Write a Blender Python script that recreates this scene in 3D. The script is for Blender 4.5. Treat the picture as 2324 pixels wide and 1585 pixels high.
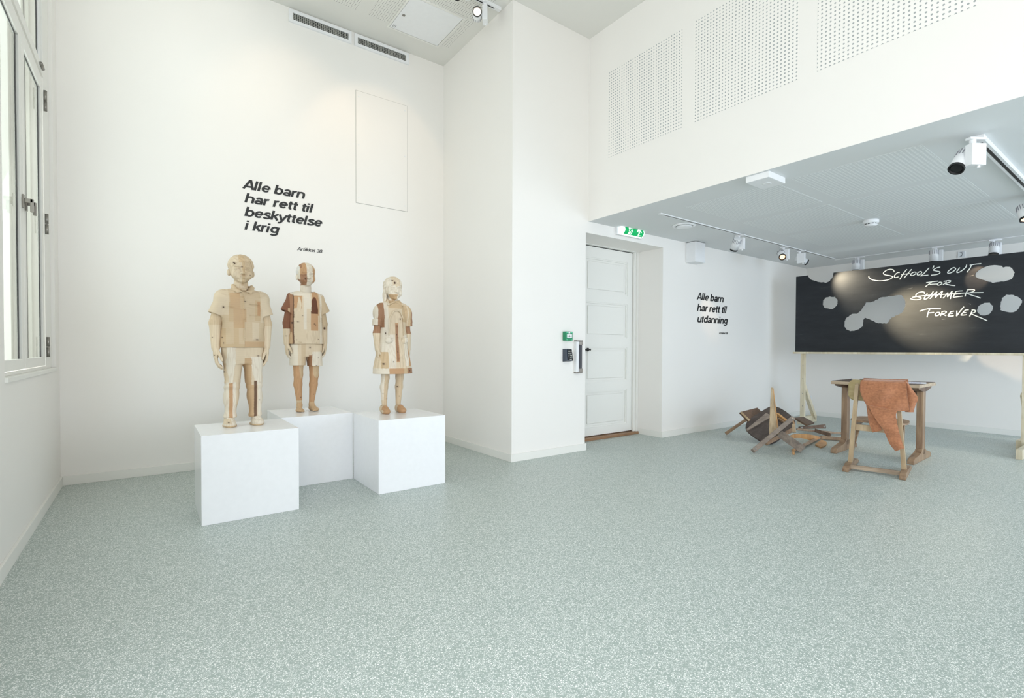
import bpy, bmesh, math, random
import numpy as np
from mathutils import Vector, Matrix
from mathutils.geometry import tessellate_polygon
random.seed(7); np.random.seed(7)
for o in list(bpy.data.objects): bpy.data.objects.remove(o)
S = bpy.context.scene
COL = S.collection
PI = math.pi
# ------------------------------------------------------------------ camera
FPX, YAW, PITCH, ROLL, SHY = 1127.19, math.radians(36.1712), math.radians(-0.9328), math.radians(0.1946), 19.1708
_fw = Vector((math.sin(YAW)*math.cos(PITCH), math.cos(YAW)*math.cos(PITCH), math.sin(PITCH)))
_rt = Vector((math.cos(YAW), -math.sin(YAW), 0)); _up = _rt.cross(_fw)
RT = _rt*math.cos(ROLL)+_up*math.sin(ROLL); UP = -_rt*math.sin(ROLL)+_up*math.cos(ROLL); FW = _fw
CAM = Vector((0, 0, 1))
cd = bpy.data.cameras.new('camera'); cam = bpy.data.objects.new('camera', cd); COL.objects.link(cam)
cd.sensor_width = 36; cd.sensor_fit = 'HORIZONTAL'; cd.lens = FPX/2324*36; cd.shift_y = SHY/2324; cd.clip_start = .02
cam.matrix_world = Matrix(((RT.x, UP.x, -FW.x, 0), (RT.y, UP.y, -FW.y, 0), (RT.z, UP.z, -FW.z, 1), (0, 0, 0, 1)))
S.camera = cam
# ------------------------------------------------------------------ world, lights, exposure
S.view_settings.view_transform = 'Standard'; S.view_settings.look = 'None'
S.view_settings.gamma = 1; S.view_settings.use_curve_mapping = False
S.view_settings.exposure = 0.14
w = bpy.data.worlds.new('World'); S.world = w; w.use_nodes = True
bg = w.node_tree.nodes['Background']; bg.inputs[0].default_value = (1.0, .985, .98, 1); bg.inputs[1].default_value = 1.9

def area(name, loc, target, sx, sy, power, col):
    l = bpy.data.lights.new(name, 'AREA'); l.shape = 'RECTANGLE'; l.size = sx; l.size_y = sy; l.energy = power; l.color = col
    o = bpy.data.objects.new(name, l); COL.objects.link(o); o.location = loc
    o.rotation_euler = (Vector(target)-Vector(loc)).to_track_quat('-Z', 'Y').to_euler(); return o
def spot(name, loc, target, power, angle, blend, col, size=.03):
    l = bpy.data.lights.new(name, 'SPOT'); l.energy = power; l.spot_size = math.radians(angle); l.spot_blend = blend; l.color = col; l.shadow_soft_size = size
    o = bpy.data.objects.new(name, l); COL.objects.link(o); o.location = loc
    o.rotation_euler = (Vector(target)-Vector(loc)).to_track_quat('-Z', 'Y').to_euler(); return o
WARM = (1, .72, .46)
# daylight through the tall windows in the left wall, beside and behind the camera
area('daylight_left', (-.62, -.35, 1.75), (3, .3, .9), 2.6, 2.2, 50, (.76, .88, 1))
# added blue fill for the low room, from an assumed unseen window
area('fill_right', (5.4, -3.7, 1.25), (8.2, 2.4, .7), 3.0, 1.7, 95, (.55, .76, 1))
sun = bpy.data.lights.new('sun', 'SUN'); sun.energy = 3.2; sun.angle = .02; so = bpy.data.objects.new('sun', sun); COL.objects.link(so)
so.rotation_euler = Vector((-.62, .05, -.80)).to_track_quat('-Z', 'Y').to_euler()
# sky through the upper light of the visible window
area('daylight_transom', (-1.0, 3.85, 3.45), (1.6, 3.4, .9), 1.5, 1.1, 4, (.92, .97, 1))
area('daylight_casement', (-.95, 3.85, 1.8), (1.6, 3.5, .9), 1.5, 1.7, 8, (.92, .97, 1))
# gallery spots aimed at the back wall and at the sculptures
spot('track_light_back_wall', (1.85, 3.55, 3.85), (1.85, 4.82, 2.85), 8, 60, .35, WARM)
spot('track_light_back_wall', (1.05, 3.45, 3.85), (1.05, 4.82, 3.0), 7, 60, .6, WARM)
spot('track_light_back_wall', (.35, 3.45, 3.85), (.25, 4.82, 3.3), 10, 84, .8, (1, .97, .92))
spot('track_light_lettering', (2.40, 3.78, 3.86), (1.20, 4.82, 2.25), 5, 70, .9, WARM)
# low room
spot('track_light_wall_text', (5.25, 2.96, 2.07), (5.62, 3.55, 1.42), 9, 26, .8, WARM, .02)
spot('track_light_board', (6.74, 2.86, 2.04), (7.08, 2.42, 1.76), 70, 62, .9, (1, .86, .62), .02)
spot('track_light_board', (5.30, 2.90, 2.04), (7.08, 1.80, 1.38), 520, 21, .9, (1, .84, .56), .02)
spot('added_spot_hole', (6.70, 1.30, 2.10), (8.24, 1.50, .82), 40, 24, .5, WARM, .01)
spot('added_spot_desk', (6.70, 1.30, 2.10), (5.25, 1.75, 0), 34, 74, .5, (1, .88, .72), .015)
# ------------------------------------------------------------------ room numbers
XL, YA, XC, YC, ZT, XF, ZL, XR, XJ, ZN, XB = -.5215, 4.8188, 2.5905, 3.5466, 4.0583, 3.5246, 2.2709, 3.4921, 4.7054, 2.1568, 8.2415
YB = -4.0

def at(u, v, ax, val):                     # a pixel of the photo as a point on a world plane
    d = FW+RT*((u-1162)/FPX)-UP*((v-792.5-SHY)/FPX); i = 'xyz'.index(ax)
    return CAM+d*((val-CAM[i])/d[i])
def atd(u, v, D):                          # ... at a distance along the view axis
    return CAM+(FW+RT*((u-1162)/FPX)-UP*((v-792.5-SHY)/FPX))*D
def atp(u, v, p0, n):
    d = FW+RT*((u-1162)/FPX)-UP*((v-792.5-SHY)/FPX)
    return CAM+d*((Vector(p0)-CAM).dot(n)/d.dot(n))
# ------------------------------------------------------------------ materials
def srgb(r, g, b):
    f = lambda c: (c/255/12.92 if c/255 <= .04045 else ((c/255+.055)/1.055)**2.4)
    return (f(r), f(g), f(b), 1)
class N:
    def __init__(s, name):
        s.m = bpy.data.materials.new(name); s.m.use_nodes = True; s.t = s.m.node_tree
        s.b = s.t.nodes['Principled BSDF']; s.out = s.t.nodes['Material Output']
    def n(s, typ, **k):
        q = s.t.nodes.new(typ)
        for a, b in k.items():
            if a.startswith('i_'): q.inputs[a[2:].replace('_', ' ')].default_value = b
            else: setattr(q, a, b)
        return q
    def l(s, a, b): s.t.links.new(a, b)
    def math(s, op, a, b=None, clamp=False):
        q = s.t.nodes.new('ShaderNodeMath'); q.operation = op; q.use_clamp = clamp
        for i, x in enumerate((a, b)):
            if x is None: continue
            if isinstance(x, (int, float)): q.inputs[i].default_value = x
            else: s.l(x, q.inputs[i])
        return q.outputs[0]
    def mix(s, f, a, b, blend='MIX'):
        q = s.t.nodes.new('ShaderNodeMix'); q.data_type = 'RGBA'; q.blend_type = blend
        for i, x in ((0, f), (6, a), (7, b)):
            if isinstance(x, (int, float)): q.inputs[i].default_value = x
            elif isinstance(x, tuple): q.inputs[i].default_value = x
            else: s.l(x, q.inputs[i])
        return q.outputs[2]
    def ramp(s, fac, pts):
        q = s.t.nodes.new('ShaderNodeValToRGB'); e = q.color_ramp.elements
        while len(e) < len(pts): e.new(.5)
        for k, (p, c) in zip(e, pts): k.position = p; k.color = c
        s.l(fac, q.inputs[0]); return q.outputs[0]
    def obj(s, scale=(1, 1, 1)):
        tc = s.n('ShaderNodeTexCoord'); mp = s.n('ShaderNodeMapping'); mp.inputs['Scale'].default_value = scale
        s.l(tc.outputs['Object'], mp.inputs[0]); return mp.outputs[0]
    def bump(s, h, strength=.2, dist=.01):
        q = s.n('ShaderNodeBump'); q.inputs['Strength'].default_value = strength; q.inputs['Distance'].default_value = dist
        s.l(h, q.inputs['Height']); s.l(q.outputs[0], s.b.inputs['Normal'])
def plain(name, c, rough=.5, metal=0, emit=None, es=0, spec=.5):
    k = N(name)
    nz = k.n('ShaderNodeTexNoise'); nz.inputs['Scale'].default_value = 30; k.l(k.obj(), nz.inputs['Vector'])
    lo = tuple(x*.95 for x in c[:3])+(1,)
    k.l(k.mix(nz.outputs[0], lo, c), k.b.inputs['Base Color'])
    k.b.inputs['Roughness'].default_value = rough; k.b.inputs['Metallic'].default_value = metal; k.b.inputs['Specular IOR Level'].default_value = spec
    if emit: k.b.inputs['Emission Color'].default_value = emit; k.b.inputs['Emission Strength'].default_value = es
    return k.m
def paint(name, c, rough=.55, bump=.06):
    k = N(name); v = k.obj()
    nz = k.n('ShaderNodeTexNoise'); nz.inputs['Scale'].default_value = 260; nz.inputs['Detail'].default_value = 3; k.l(v, nz.inputs['Vector'])
    n2 = k.n('ShaderNodeTexNoise'); n2.inputs['Scale'].default_value = 1.3; n2.inputs['Detail'].default_value = 4; k.l(v, n2.inputs['Vector'])
    lo = tuple(x*.965 for x in c[:3])+(1,)
    k.l(k.mix(n2.outputs[0], lo, c), k.b.inputs['Base Color']); k.b.inputs['Roughness'].default_value = rough
    k.bump(nz.outputs[0], bump, .002); return k.m
def perforated(name, c, dark, pitch, rad, ax):
    k = N(name); tc = k.n('ShaderNodeTexCoord'); sp = k.n('ShaderNodeSeparateXYZ'); k.l(tc.outputs['Object'], sp.inputs[0])
    f = []
    for a in ax:
        q = k.math('DIVIDE', sp.outputs[a], pitch); q = k.math('FRACT', q); q = k.math('SUBTRACT', q, .5); f.append(k.math('MULTIPLY', q, q))
    r = k.math('SQRT', k.math('ADD', f[0], f[1])); m = k.math('LESS_THAN', r, rad/pitch)
    k.l(k.mix(m, c, dark), k.b.inputs['Base Color']); k.b.inputs['Roughness'].default_value = .6
    k.bump(k.math('SUBTRACT', 1, m), .4, .003); return k.m
def wood(name, c1, c2, axis=0, scale=1., rough=.45):
    k = N(name); sc = [26*scale]*3; sc[axis] = 2.2*scale
    nz = k.n('ShaderNodeTexNoise'); nz.inputs['Scale'].default_value = 1; nz.inputs['Detail'].default_value = 6; nz.inputs['Roughness'].default_value = .65
    nz.inputs['Distortion'].default_value = .6; k.l(k.obj(tuple(sc)), nz.inputs['Vector'])
    n2 = k.n('ShaderNodeTexNoise'); n2.inputs['Scale'].default_value = 5*scale; n2.inputs['Detail'].default_value = 3; k.l(k.obj(), n2.inputs['Vector'])
    a = k.ramp(nz.outputs[0], [(.32, c1), (.68, c2)])
    dk = tuple(x*.55 for x in c1[:3])+(1,)
    f = k.math('MULTIPLY', k.math('SUBTRACT', n2.outputs[0], .45, True), 1.6, True)
    k.l(k.mix(f, a, dk), k.b.inputs['Base Color']); k.b.inputs['Roughness'].default_value = rough
    k.bump(nz.outputs[0], .25, .002); return k.m

M = {}
WALL = srgb(246, 243, 238)
M['wall'] = paint('wall_paint', WALL, .5)
M['wall_gloss'] = paint('wall_paint_satin', WALL, .42)
M['ceiling'] = paint('ceiling_paint', srgb(232, 231, 225), .7)
M['ceiling_low'] = paint('low_ceiling_paint', srgb(228, 230, 230), .7)
M['trim'] = paint('trim_paint', srgb(240, 239, 233), .4, .02)
M['white'] = plain('white_plastic', srgb(240, 241, 242), .35)
M['whitemetal'] = plain('white_lacquer', srgb(242, 243, 244), .3)
M['pedestal'] = plain('pedestal_lacquer', srgb(246, 247, 249), .16)
M['black'] = plain('black_plastic', srgb(16, 16, 18), .35)
M['steel'] = plain('brushed_steel', srgb(150, 146, 140), .35, .9)
M['letter'] = plain('black_vinyl', srgb(40, 41, 42), .5)
M['green'] = plain('green_plastic', srgb(20, 140, 95), .35)
M['dotw'] = perforated('perforated_board', WALL, srgb(165, 170, 170), .0255, .0055, (1, 2))
M['dotc'] = perforated('perforated_ceiling_board', srgb(232, 231, 225), srgb(165, 163, 160), .021, .0042, (0, 1))
M['dotl'] = perforated('perforated_low_ceiling_board', srgb(222, 225, 225), srgb(246, 248, 247), .025, .0075, (0, 1))  # hole dots lighter than the board: their bright look is painted in
def floor_mat():
    k = N('terrazzo_floor'); v = k.obj()
    def chips(scale, seed):
        mp = k.n('ShaderNodeMapping'); mp.inputs['Location'].default_value = (seed, seed*.7, 0); k.l(v, mp.inputs[0])
        vo = k.n('ShaderNodeTexVoronoi'); vo.feature = 'F1'; vo.inputs['Scale'].default_value = scale; vo.inputs['Randomness'].default_value = 1; k.l(mp.outputs[0], vo.inputs['Vector'])
        ve = k.n('ShaderNodeTexVoronoi'); ve.feature = 'DISTANCE_TO_EDGE'; ve.inputs['Scale'].default_value = scale; ve.inputs['Randomness'].default_value = 1; k.l(mp.outputs[0], ve.inputs['Vector'])
        sp = k.n('ShaderNodeSeparateColor'); k.l(vo.outputs['Color'], sp.inputs[0])
        return sp, ve.outputs['Distance']
    sp, ed = chips(165, 0); sp2, ed2 = chips(120, 3.1)
    gap = srgb(156, 170, 165)
    chip = k.ramp(sp.outputs[0], [(0, srgb(208, 214, 210)), (.35, srgb(232, 236, 233)), (.75, srgb(248, 249, 246)), (1, srgb(188, 198, 193))])
    f1 = k.math('MULTIPLY', k.math('SUBTRACT', ed, .07), 7, True)
    lone = k.math('GREATER_THAN', sp.outputs[2], .11)
    c = k.mix(k.math('MULTIPLY', f1, lone), gap, chip)
    n2 = k.n('ShaderNodeTexNoise'); n2.inputs['Scale'].default_value = .8; n2.inputs['Detail'].default_value = 3; k.l(v, n2.inputs['Vector'])
    c = k.mix(k.math('MULTIPLY', n2.outputs[0], .12), c, srgb(196, 200, 184))
    k.l(c, k.b.inputs['Base Color']); k.b.inputs['Roughness'].default_value = .40; k.b.inputs['Specular IOR Level'].default_value = .5
    k.bump(sp.outputs[1], .03, .001)
    return k.m
M['floor'] = floor_mat()
def glass_mat():
    k = N('window_glass'); t = k.n('ShaderNodeBsdfTransparent'); t.inputs[0].default_value = (.86, .90, .88, 1)
    g = k.n('ShaderNodeBsdfGlossy'); g.inputs['Roughness'].default_value = .015; fr = k.n('ShaderNodeFresnel'); fr.inputs[0].default_value = 1.42
    mx = k.n('ShaderNodeMixShader'); ge = k.n('ShaderNodeNewGeometry'); k.l(k.math('MULTIPLY', fr.outputs[0], k.math('SUBTRACT', 1, ge.outputs['Backfacing'])), mx.inputs[0]); k.l(t.outputs[0], mx.inputs[1]); k.l(g.outputs[0], mx.inputs[2]); k.l(mx.outputs[0], k.out.inputs[0])
    return k.m
M['glass'] = glass_mat()
def board_mat():
    k = N('blackboard_slate'); v = k.obj((1, .7, 3.2))
    nz = k.n('ShaderNodeTexNoise'); nz.inputs['Scale'].default_value = 3.2; nz.inputs['Detail'].default_value = 8; nz.inputs['Roughness'].default_value = .7; k.l(v, nz.inputs['Vector'])
    c = k.ramp(nz.outputs[0], [(.38, srgb(17, 22, 29)), (.62, srgb(30, 34, 40)), (.85, srgb(74, 74, 74))])
    k.l(c, k.b.inputs['Base Color']); k.b.inputs['Roughness'].default_value = .46; k.b.inputs['Specular IOR Level'].default_value = .42
    k.bump(nz.outputs[0], .08, .002); return k.m
M['board'] = board_mat()
M['chalk'] = plain('white_chalk', srgb(238, 240, 234), .9)
M['pine'] = wood('pale_pine', srgb(206, 192, 160), srgb(232, 222, 198), 2)
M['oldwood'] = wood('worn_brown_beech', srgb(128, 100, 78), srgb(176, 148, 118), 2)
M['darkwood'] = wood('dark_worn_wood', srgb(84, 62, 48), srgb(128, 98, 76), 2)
M['greywood'] = wood('greyed_wood', srgb(118, 106, 98), srgb(160, 146, 132), 0)
M['lightwood'] = wood('light_beech', srgb(172, 146, 112), srgb(206, 184, 150), 2)
M['runnerwood'] = wood('worn_beech_rail', srgb(150, 128, 106), srgb(190, 170, 148), 1)
M['orangewood'] = wood('orange_beech', srgb(188, 136, 84), srgb(218, 172, 116), 2)
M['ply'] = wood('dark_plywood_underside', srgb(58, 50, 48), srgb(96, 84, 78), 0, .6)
M['backrest'] = wood('olive_beech_ply', srgb(168, 148, 104), srgb(194, 176, 132), 1, .6)
M['deskside'] = wood('desk_edge_wood', srgb(158, 134, 110), srgb(214, 196, 170), 1)
M['desktop'] = wood('dark_desk_top', srgb(60, 48, 42), srgb(98, 80, 68), 1)
M['threshold'] = wood('brown_threshold', srgb(140, 104, 74), srgb(168, 132, 98), 0)
def knit():
    k = N('terracotta_knit'); v = k.obj()
    w1 = k.n('ShaderNodeTexWave'); w1.wave_type = 'BANDS'; w1.bands_direction = 'Z'; w1.inputs['Scale'].default_value = 46; w1.inputs['Distortion'].default_value = 1.2; k.l(v, w1.inputs['Vector'])
    nz = k.n('ShaderNodeTexNoise'); nz.inputs['Scale'].default_value = 60; nz.inputs['Detail'].default_value = 5; k.l(v, nz.inputs['Vector'])
    c = k.ramp(k.math('ADD', k.math('MULTIPLY', w1.outputs[1], .22), k.math('MULTIPLY', nz.outputs[0], .85)), [(.2, srgb(148, 94, 64)), (.8, srgb(200, 138, 100))])
    k.l(c, k.b.inputs['Base Color']); k.b.inputs['Roughness'].default_value = .95; k.b.inputs['Sheen Weight'].default_value = .3
    k.bump(k.math('ADD', w1.outputs[1], nz.outputs[0]), .45, .003); return k.m
M['knit'] = knit()
def carved():
    k = N('carved_laminated_pine'); at_ = k.n('ShaderNodeAttribute'); at_.attribute_name = 'col'
    v = k.obj()
    # horizontal annual lines (end-grain blocks) and long flowing grain
    w1 = k.n('ShaderNodeTexWave'); w1.wave_type = 'BANDS'; w1.bands_direction = 'Z'; w1.inputs['Scale'].default_value = 52; w1.inputs['Distortion'].default_value = 2.2
    w1.inputs['Detail'].default_value = 2; w1.inputs['Detail Scale'].default_value = .6; k.l(v, w1.inputs['Vector'])
    mp = k.n('ShaderNodeMapping'); mp.inputs['Scale'].default_value = (1, 1, .16); k.l(v, mp.inputs[0])
    w2 = k.n('ShaderNodeTexWave'); w2.wave_type = 'RINGS'; w2.rings_direction = 'Z'; w2.inputs['Scale'].default_value = 26; w2.inputs['Distortion'].default_value = 7
    w2.inputs['Detail'].default_value = 1.5; w2.inputs['Detail Scale'].default_value = 2.2; k.l(mp.outputs[0], w2.inputs['Vector'])
    a = k.math('POWER', w1.outputs[1], 2.5); b = k.math('POWER', w2.outputs[1], 2.5)
    g = k.n('ShaderNodeMix'); g.data_type = 'FLOAT'; k.l(at_.outputs['Alpha'], g.inputs[0]); k.l(a, g.inputs[2]); k.l(b, g.inputs[3])
    dark = k.mix(1.0, at_.outputs['Color'], (.62, .50, .40, 1), 'MULTIPLY')
    c = k.mix(k.math('MULTIPLY', g.outputs[0], .24), at_.outputs['Color'], dark)
    k.l(c, k.b.inputs['Base Color']); k.b.inputs['Roughness'].default_value = .55; k.b.inputs['Specular IOR Level'].default_value = .3
    k.bump(g.outputs[0], .015, .001); return k.m
M['carved'] = carved()
# ------------------------------------------------------------------ object helpers
def link(name, me, parent=None):
    o = bpy.data.objects.new(name, me); COL.objects.link(o)
    if parent: o.parent = parent
    return o
def finish(name, bm, mat, parent=None, smooth=False, bevel=0, origin=None):
    if bevel:
        bmesh.ops.bevel(bm, geom=list(bm.edges), offset=bevel, segments=2, affect='EDGES', profile=.6)
    bmesh.ops.recalc_face_normals(bm, faces=bm.faces)
    me = bpy.data.meshes.new(name)
    if origin is not None: bmesh.ops.translate(bm, vec=-Vector(origin), verts=bm.verts)
    bm.to_mesh(me); bm.free()
    for mm in (mat if isinstance(mat, list) else [mat]): me.materials.append(mm)
    if smooth:
        for p in me.polygons: p.use_smooth = True
    o = link(name, me, parent)
    if origin is not None:
        o.location = Vector(origin)-(parent.location if parent else Vector())
        if parent: o.location = Vector(origin)
    return o
def thing(name, label, cat, loc=(0, 0, 0), rz=0, group=None):
    o = link(name, None); o.location = loc; o.rotation_euler = (0, 0, rz); o['label'] = label; o['category'] = cat
    if group: o['group'] = group
    return o
def tag(o, label, cat, group=None):
    o['label'] = label; o['category'] = cat
    if group: o['group'] = group
    return o
def struct(o): o['kind'] = 'structure'; return o
def box(bm, x0, x1, y0, y1, z0, z1):
    vs = [bm.verts.new(p) for p in ((x0,y0,z0),(x1,y0,z0),(x1,y1,z0),(x0,y1,z0),(x0,y0,z1),(x1,y0,z1),(x1,y1,z1),(x0,y1,z1))]
    for f in ((3,2,1,0),(4,5,6,7),(0,1,5,4),(1,2,6,5),(2,3,7,6),(3,0,4,7)): bm.faces.new([vs[i] for i in f])
def B(name, x0, x1, y0, y1, z0, z1, mat, parent=None, bevel=0):
    bm = bmesh.new(); box(bm, x0, x1, y0, y1, z0, z1); return finish(name, bm, mat, parent, bevel=bevel)
def frame_from(d, hint=(0, 0, 1)):
    d = Vector(d).normalized(); h = Vector(hint)
    if abs(d.dot(h)) > .98: h = Vector((1, 0, 0)) if abs(d.x) < .9 else Vector((0, 1, 0))
    s = d.cross(h).normalized(); t = s.cross(d).normalized(); return d, s, t
def bar(bm, a, b, w0, t0, w1=None, t1=None, hint=(0, 0, 1)):          # a plank from a to b, w along side, t along hint
    a = Vector(a); b = Vector(b); w1 = w0 if w1 is None else w1; t1 = t0 if t1 is None else t1
    d, s, t = frame_from(b-a, hint); vs = []
    for p, w_, h_ in ((a, w0, t0), (b, w1, t1)):
        for i, j in ((-1,-1),(1,-1),(1,1),(-1,1)): vs.append(bm.verts.new(p+s*(i*w_/2)+t*(j*h_/2)))
    for f in ((3,2,1,0),(4,5,6,7),(0,1,5,4),(1,2,6,5),(2,3,7,6),(3,0,4,7)): bm.faces.new([vs[i] for i in f])
def cyl(bm, a, b, r0, r1=None, n=24, caps=True):
    a = Vector(a); b = Vector(b); r1 = r0 if r1 is None else r1
    d, s, t = frame_from(b-a); R = []
    for p, r in ((a, r0), (b, r1)):
        R.append([bm.verts.new(p+s*(r*math.cos(2*PI*i/n))+t*(r*math.sin(2*PI*i/n))) for i in range(n)])
    for i in range(n): bm.faces.new((R[0][i], R[0][(i+1) % n], R[1][(i+1) % n], R[1][i]))
    if caps: bm.faces.new(R[0][::-1]); bm.faces.new(R[1])
def lathe(bm, base, axis, prof, n=32):                                # prof: list of (r, h)
    base = Vector(base); d, s, t = frame_from(axis); prev = None
    for r, h in prof:
        ring = [bm.verts.new(base+d*h+s*(r*math.cos(2*PI*i/n))+t*(r*math.sin(2*PI*i/n))) for i in range(n)]
        if prev:
            for i in range(n): bm.faces.new((prev[i], prev[(i+1) % n], ring[(i+1) % n], ring[i]))
        else: bm.faces.new(ring[::-1])
        prev = ring
    bm.faces.new(prev)
def plate(bm, pts, thick, nrm):                                       # extruded planar polygon
    nrm = Vector(nrm).normalized(); a = [bm.verts.new(Vector(p)) for p in pts]; b = [bm.verts.new(Vector(p)+nrm*thick) for p in pts]
    bm.faces.new(a); bm.faces.new(b[::-1]); n = len(pts)
    for i in range(n): bm.faces.new((a[i], b[i], b[(i+1) % n], a[(i+1) % n]))
def ribbon(bm, pts, wdt, nrm, off):                                   # stroke on a plane
    nrm = Vector(nrm).normalized(); P = [Vector(p)+nrm*off for p in pts]; L = []; R = []
    for i, p in enumerate(P):
        d = (P[min(i+1, len(P)-1)]-P[max(i-1, 0)]).normalized(); s = d.cross(nrm)*wdt/2
        L.append(bm.verts.new(p+s)); R.append(bm.verts.new(p-s))
    for i in range(len(P)-1): bm.faces.new((L[i], L[i+1], R[i+1], R[i]))
def smooth_pts(pts, n=6):                                             # Catmull-Rom
    if len(pts) < 3: return pts
    out = []; P = [pts[0]]+list(pts)+[pts[-1]]
    for i in range(1, len(P)-2):
        p0, p1, p2, p3 = (np.array(P[j], float) for j in (i-1, i, i+1, i+2))
        for k in range(n):
            t = k/n; out.append(tuple(.5*((2*p1)+(-p0+p2)*t+(2*p0-5*p1+4*p2-p3)*t*t+(-p0+3*p1-3*p2+p3)*t**3)))
    out.append(tuple(pts[-1])); return out

# ------------------------------------------------------------------ the setting
struct(B('floor', XL-.3, XB+.2, YB, 5.0, -.12, 0, M['floor']))
# left wall with the window opening
WY0, WY1, WZ0, WZ1 = 3.13, 4.633, .842, 3.90
bm = bmesh.new()
box(bm, XL-.25, XL, YB, 1.3, 2.85, ZT); box(bm, XL-.25, XL, 1.3, WY0, 0, ZT); box(bm, XL-.25, XL, WY1, YA+.2, 0, ZT)  # first box: unseen upper strip added to block high side light
box(bm, XL-.25, XL, WY0, WY1, 0, WZ0); box(bm, XL-.25, XL, WY0, WY1, WZ1, ZT)
struct(finish('wall_left', bm, M['wall']))
struct(B('wall_back', XL-.25, XC+.1, YA, YA+.2, 0, ZT, M['wall_gloss']))
bm = bmesh.new(); box(bm, XC, XR, YC, YA+.2, 0, ZT); struct(finish('wall_column', bm, M['wall']))
bm = bmesh.new(); box(bm, XR, XF, YC, 4.2, ZN, ZT); box(bm, XF, XJ, YC, 4.2, ZN, ZL+.2); box(bm, XJ, XB+.2, YC, 4.2, 0, ZL+.2); box(bm, XR, XJ, 3.975, 4.2, 0, ZN)
struct(finish('wall_door_side', bm, M['wall']))
struct(B('wall_right', XB, XB+.2, -1.5, YC+.1, 0, ZL+.2, M['wall']))
up = struct(B('wall_upper', XF, XF+.12, YB, YC, ZL+.0004, ZT+.05, M['wall']))
struct(B('ceiling', XL-.25, XF+.12, YB, YA+.2, ZT, ZT+.15, M['ceiling']))
struct(B('ceiling_low', XF+.0005, XB+.2, YB, YC, ZL-.0006, ZL+.12, M['ceiling_low']))
clow = bpy.data.objects['ceiling_low']; cup = bpy.data.objects['ceiling']; wback = bpy.data.objects['wall_back']
def sub_of(parent, o): o.parent = parent; return o
BH, BT = .068, .013
struct(B('baseboard_left', XL, XL+BT, 1.3, YA, 0, BH, M['trim'], bevel=.002))
struct(B('baseboard_back', XL+BT, XC-BT, YA-BT, YA, 0, BH, M['trim'], bevel=.002))
struct(B('baseboard_column_side', XC-BT, XC, YC-BT, YA, 0, BH, M['trim'], bevel=.002))
struct(B('baseboard_column_front', XC, XR+.012, YC-BT, YC, 0, BH, M['trim'], bevel=.002))
struct(B('baseboard_jamb', XJ-.006, XJ, YC, 3.872, 0, BH, M['trim']))
struct(B('baseboard_door_side', XJ-.006, XB-BT, YC-BT, YC, 0, BH, M['trim'], bevel=.002))
struct(B('baseboard_right', XB-BT, XB, -1.5, YC, 0, BH, M['trim'], bevel=.002))
struct(B('front_light_block', XL-.25, XF+.12, YB-.2, YB, 2.5, ZT, M['wall']))  # unseen upper wall added to keep high light off the column
# perforated acoustic fields
def field(parent, x0, x1, y0, y1, z0, z1, mat): return B('perforated_panel', x0, x1, y0, y1, z0, z1, mat, parent)
def pf(u, v): return at(u, v, 'x', XF)
P1 = (pf(1382, 250).y, pf(1547, 250).y, pf(1382, 358).z, pf(1382, 165).z)
P2 = (pf(1574, 250).y, pf(1812, 100).y); P3y0 = pf(1855, 100).y
for (ya, yb) in ((P1[0], P1[1]), P2, (P3y0, pf(2222, 20).y), (pf(2222, 20).y-.13, pf(2222, 20).y-.95)):
    field(up, XF-.0012, XF+.002, min(ya, yb), max(ya, yb), P1[2], P1[3], M['dotw'])
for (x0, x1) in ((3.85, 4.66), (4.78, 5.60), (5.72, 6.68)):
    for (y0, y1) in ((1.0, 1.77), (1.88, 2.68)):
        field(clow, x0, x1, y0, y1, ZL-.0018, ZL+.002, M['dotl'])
for (x0, x1) in ((.70, 1.53), (1.64, 2.47)):
    field(cup, x0, x1, 3.55, 4.49, ZT-.0012, ZT+.002, M['dotc'])
# ceiling hatch
hb = thing('ceiling_hatch', 'square white access hatch in the high ceiling above the air grilles', 'hatch', (2.11, 4.27, ZT))
bm = bmesh.new(); box(bm, -.27, -.255, -.27, .27, -.012, 0); box(bm, .255, .27, -.27, .27, -.012, 0); box(bm, -.255, .255, .255, .27, -.012, 0); box(bm, -.255, .255, -.27, -.255, -.012, 0)
finish('hatch_frame', bm, M['trim'], hb); B('hatch_door', -.25, .25, -.25, .25, -.010, -.002, M['whitemetal'], hb, .002)
bm = bmesh.new(); lathe(bm, (-.21, .02, -.010), (0, 0, -1), [(.014, 0), (.014, .004), (.010, .006)], 16); finish('lock', bm, M['steel'], hb)
B('sticker', -.235, -.20, .19, .235, -.0108, -.010, M['white'], hb)
bm = bmesh.new()
for i in range(3): box(bm, -.233+.011*i, -.229+.011*i, .193, .232, -.0112, -.0108)
finish('sticker_print', bm, plain('grey_print', srgb(110, 110, 115)), hb)
# wall hatch on the back wall
hx0, hx1, hz0, hz1 = 1.638, 2.170, 2.424, 3.507
wh = thing('wall_hatch', 'tall flush painted access panel held by small screws on the back wall', 'panel', ((hx0+hx1)/2, YA, hz0))
hw = (hx1-hx0)/2; hh_ = hz1-hz0
B('shadow_gap', -hw-.003, hw+.003, -.0015, 0, -.003, hh_+.003, plain('gap_shade', srgb(168, 166, 158), .9), wh)
B('hatch_door', -hw, hw, -.004, -.0015, 0, hh_, M['wall_gloss'], wh)
for sx in (-1, 1):
    for sz in (.05, .52, .95):
        bm = bmesh.new(); lathe(bm, (sx*(hw-.025), -.004, hh_*sz), (0, -1, 0), [(.006, 0), (.006, .0015), (.004, .002)], 12); finish('screw', bm, M['white'], wh)
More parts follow.
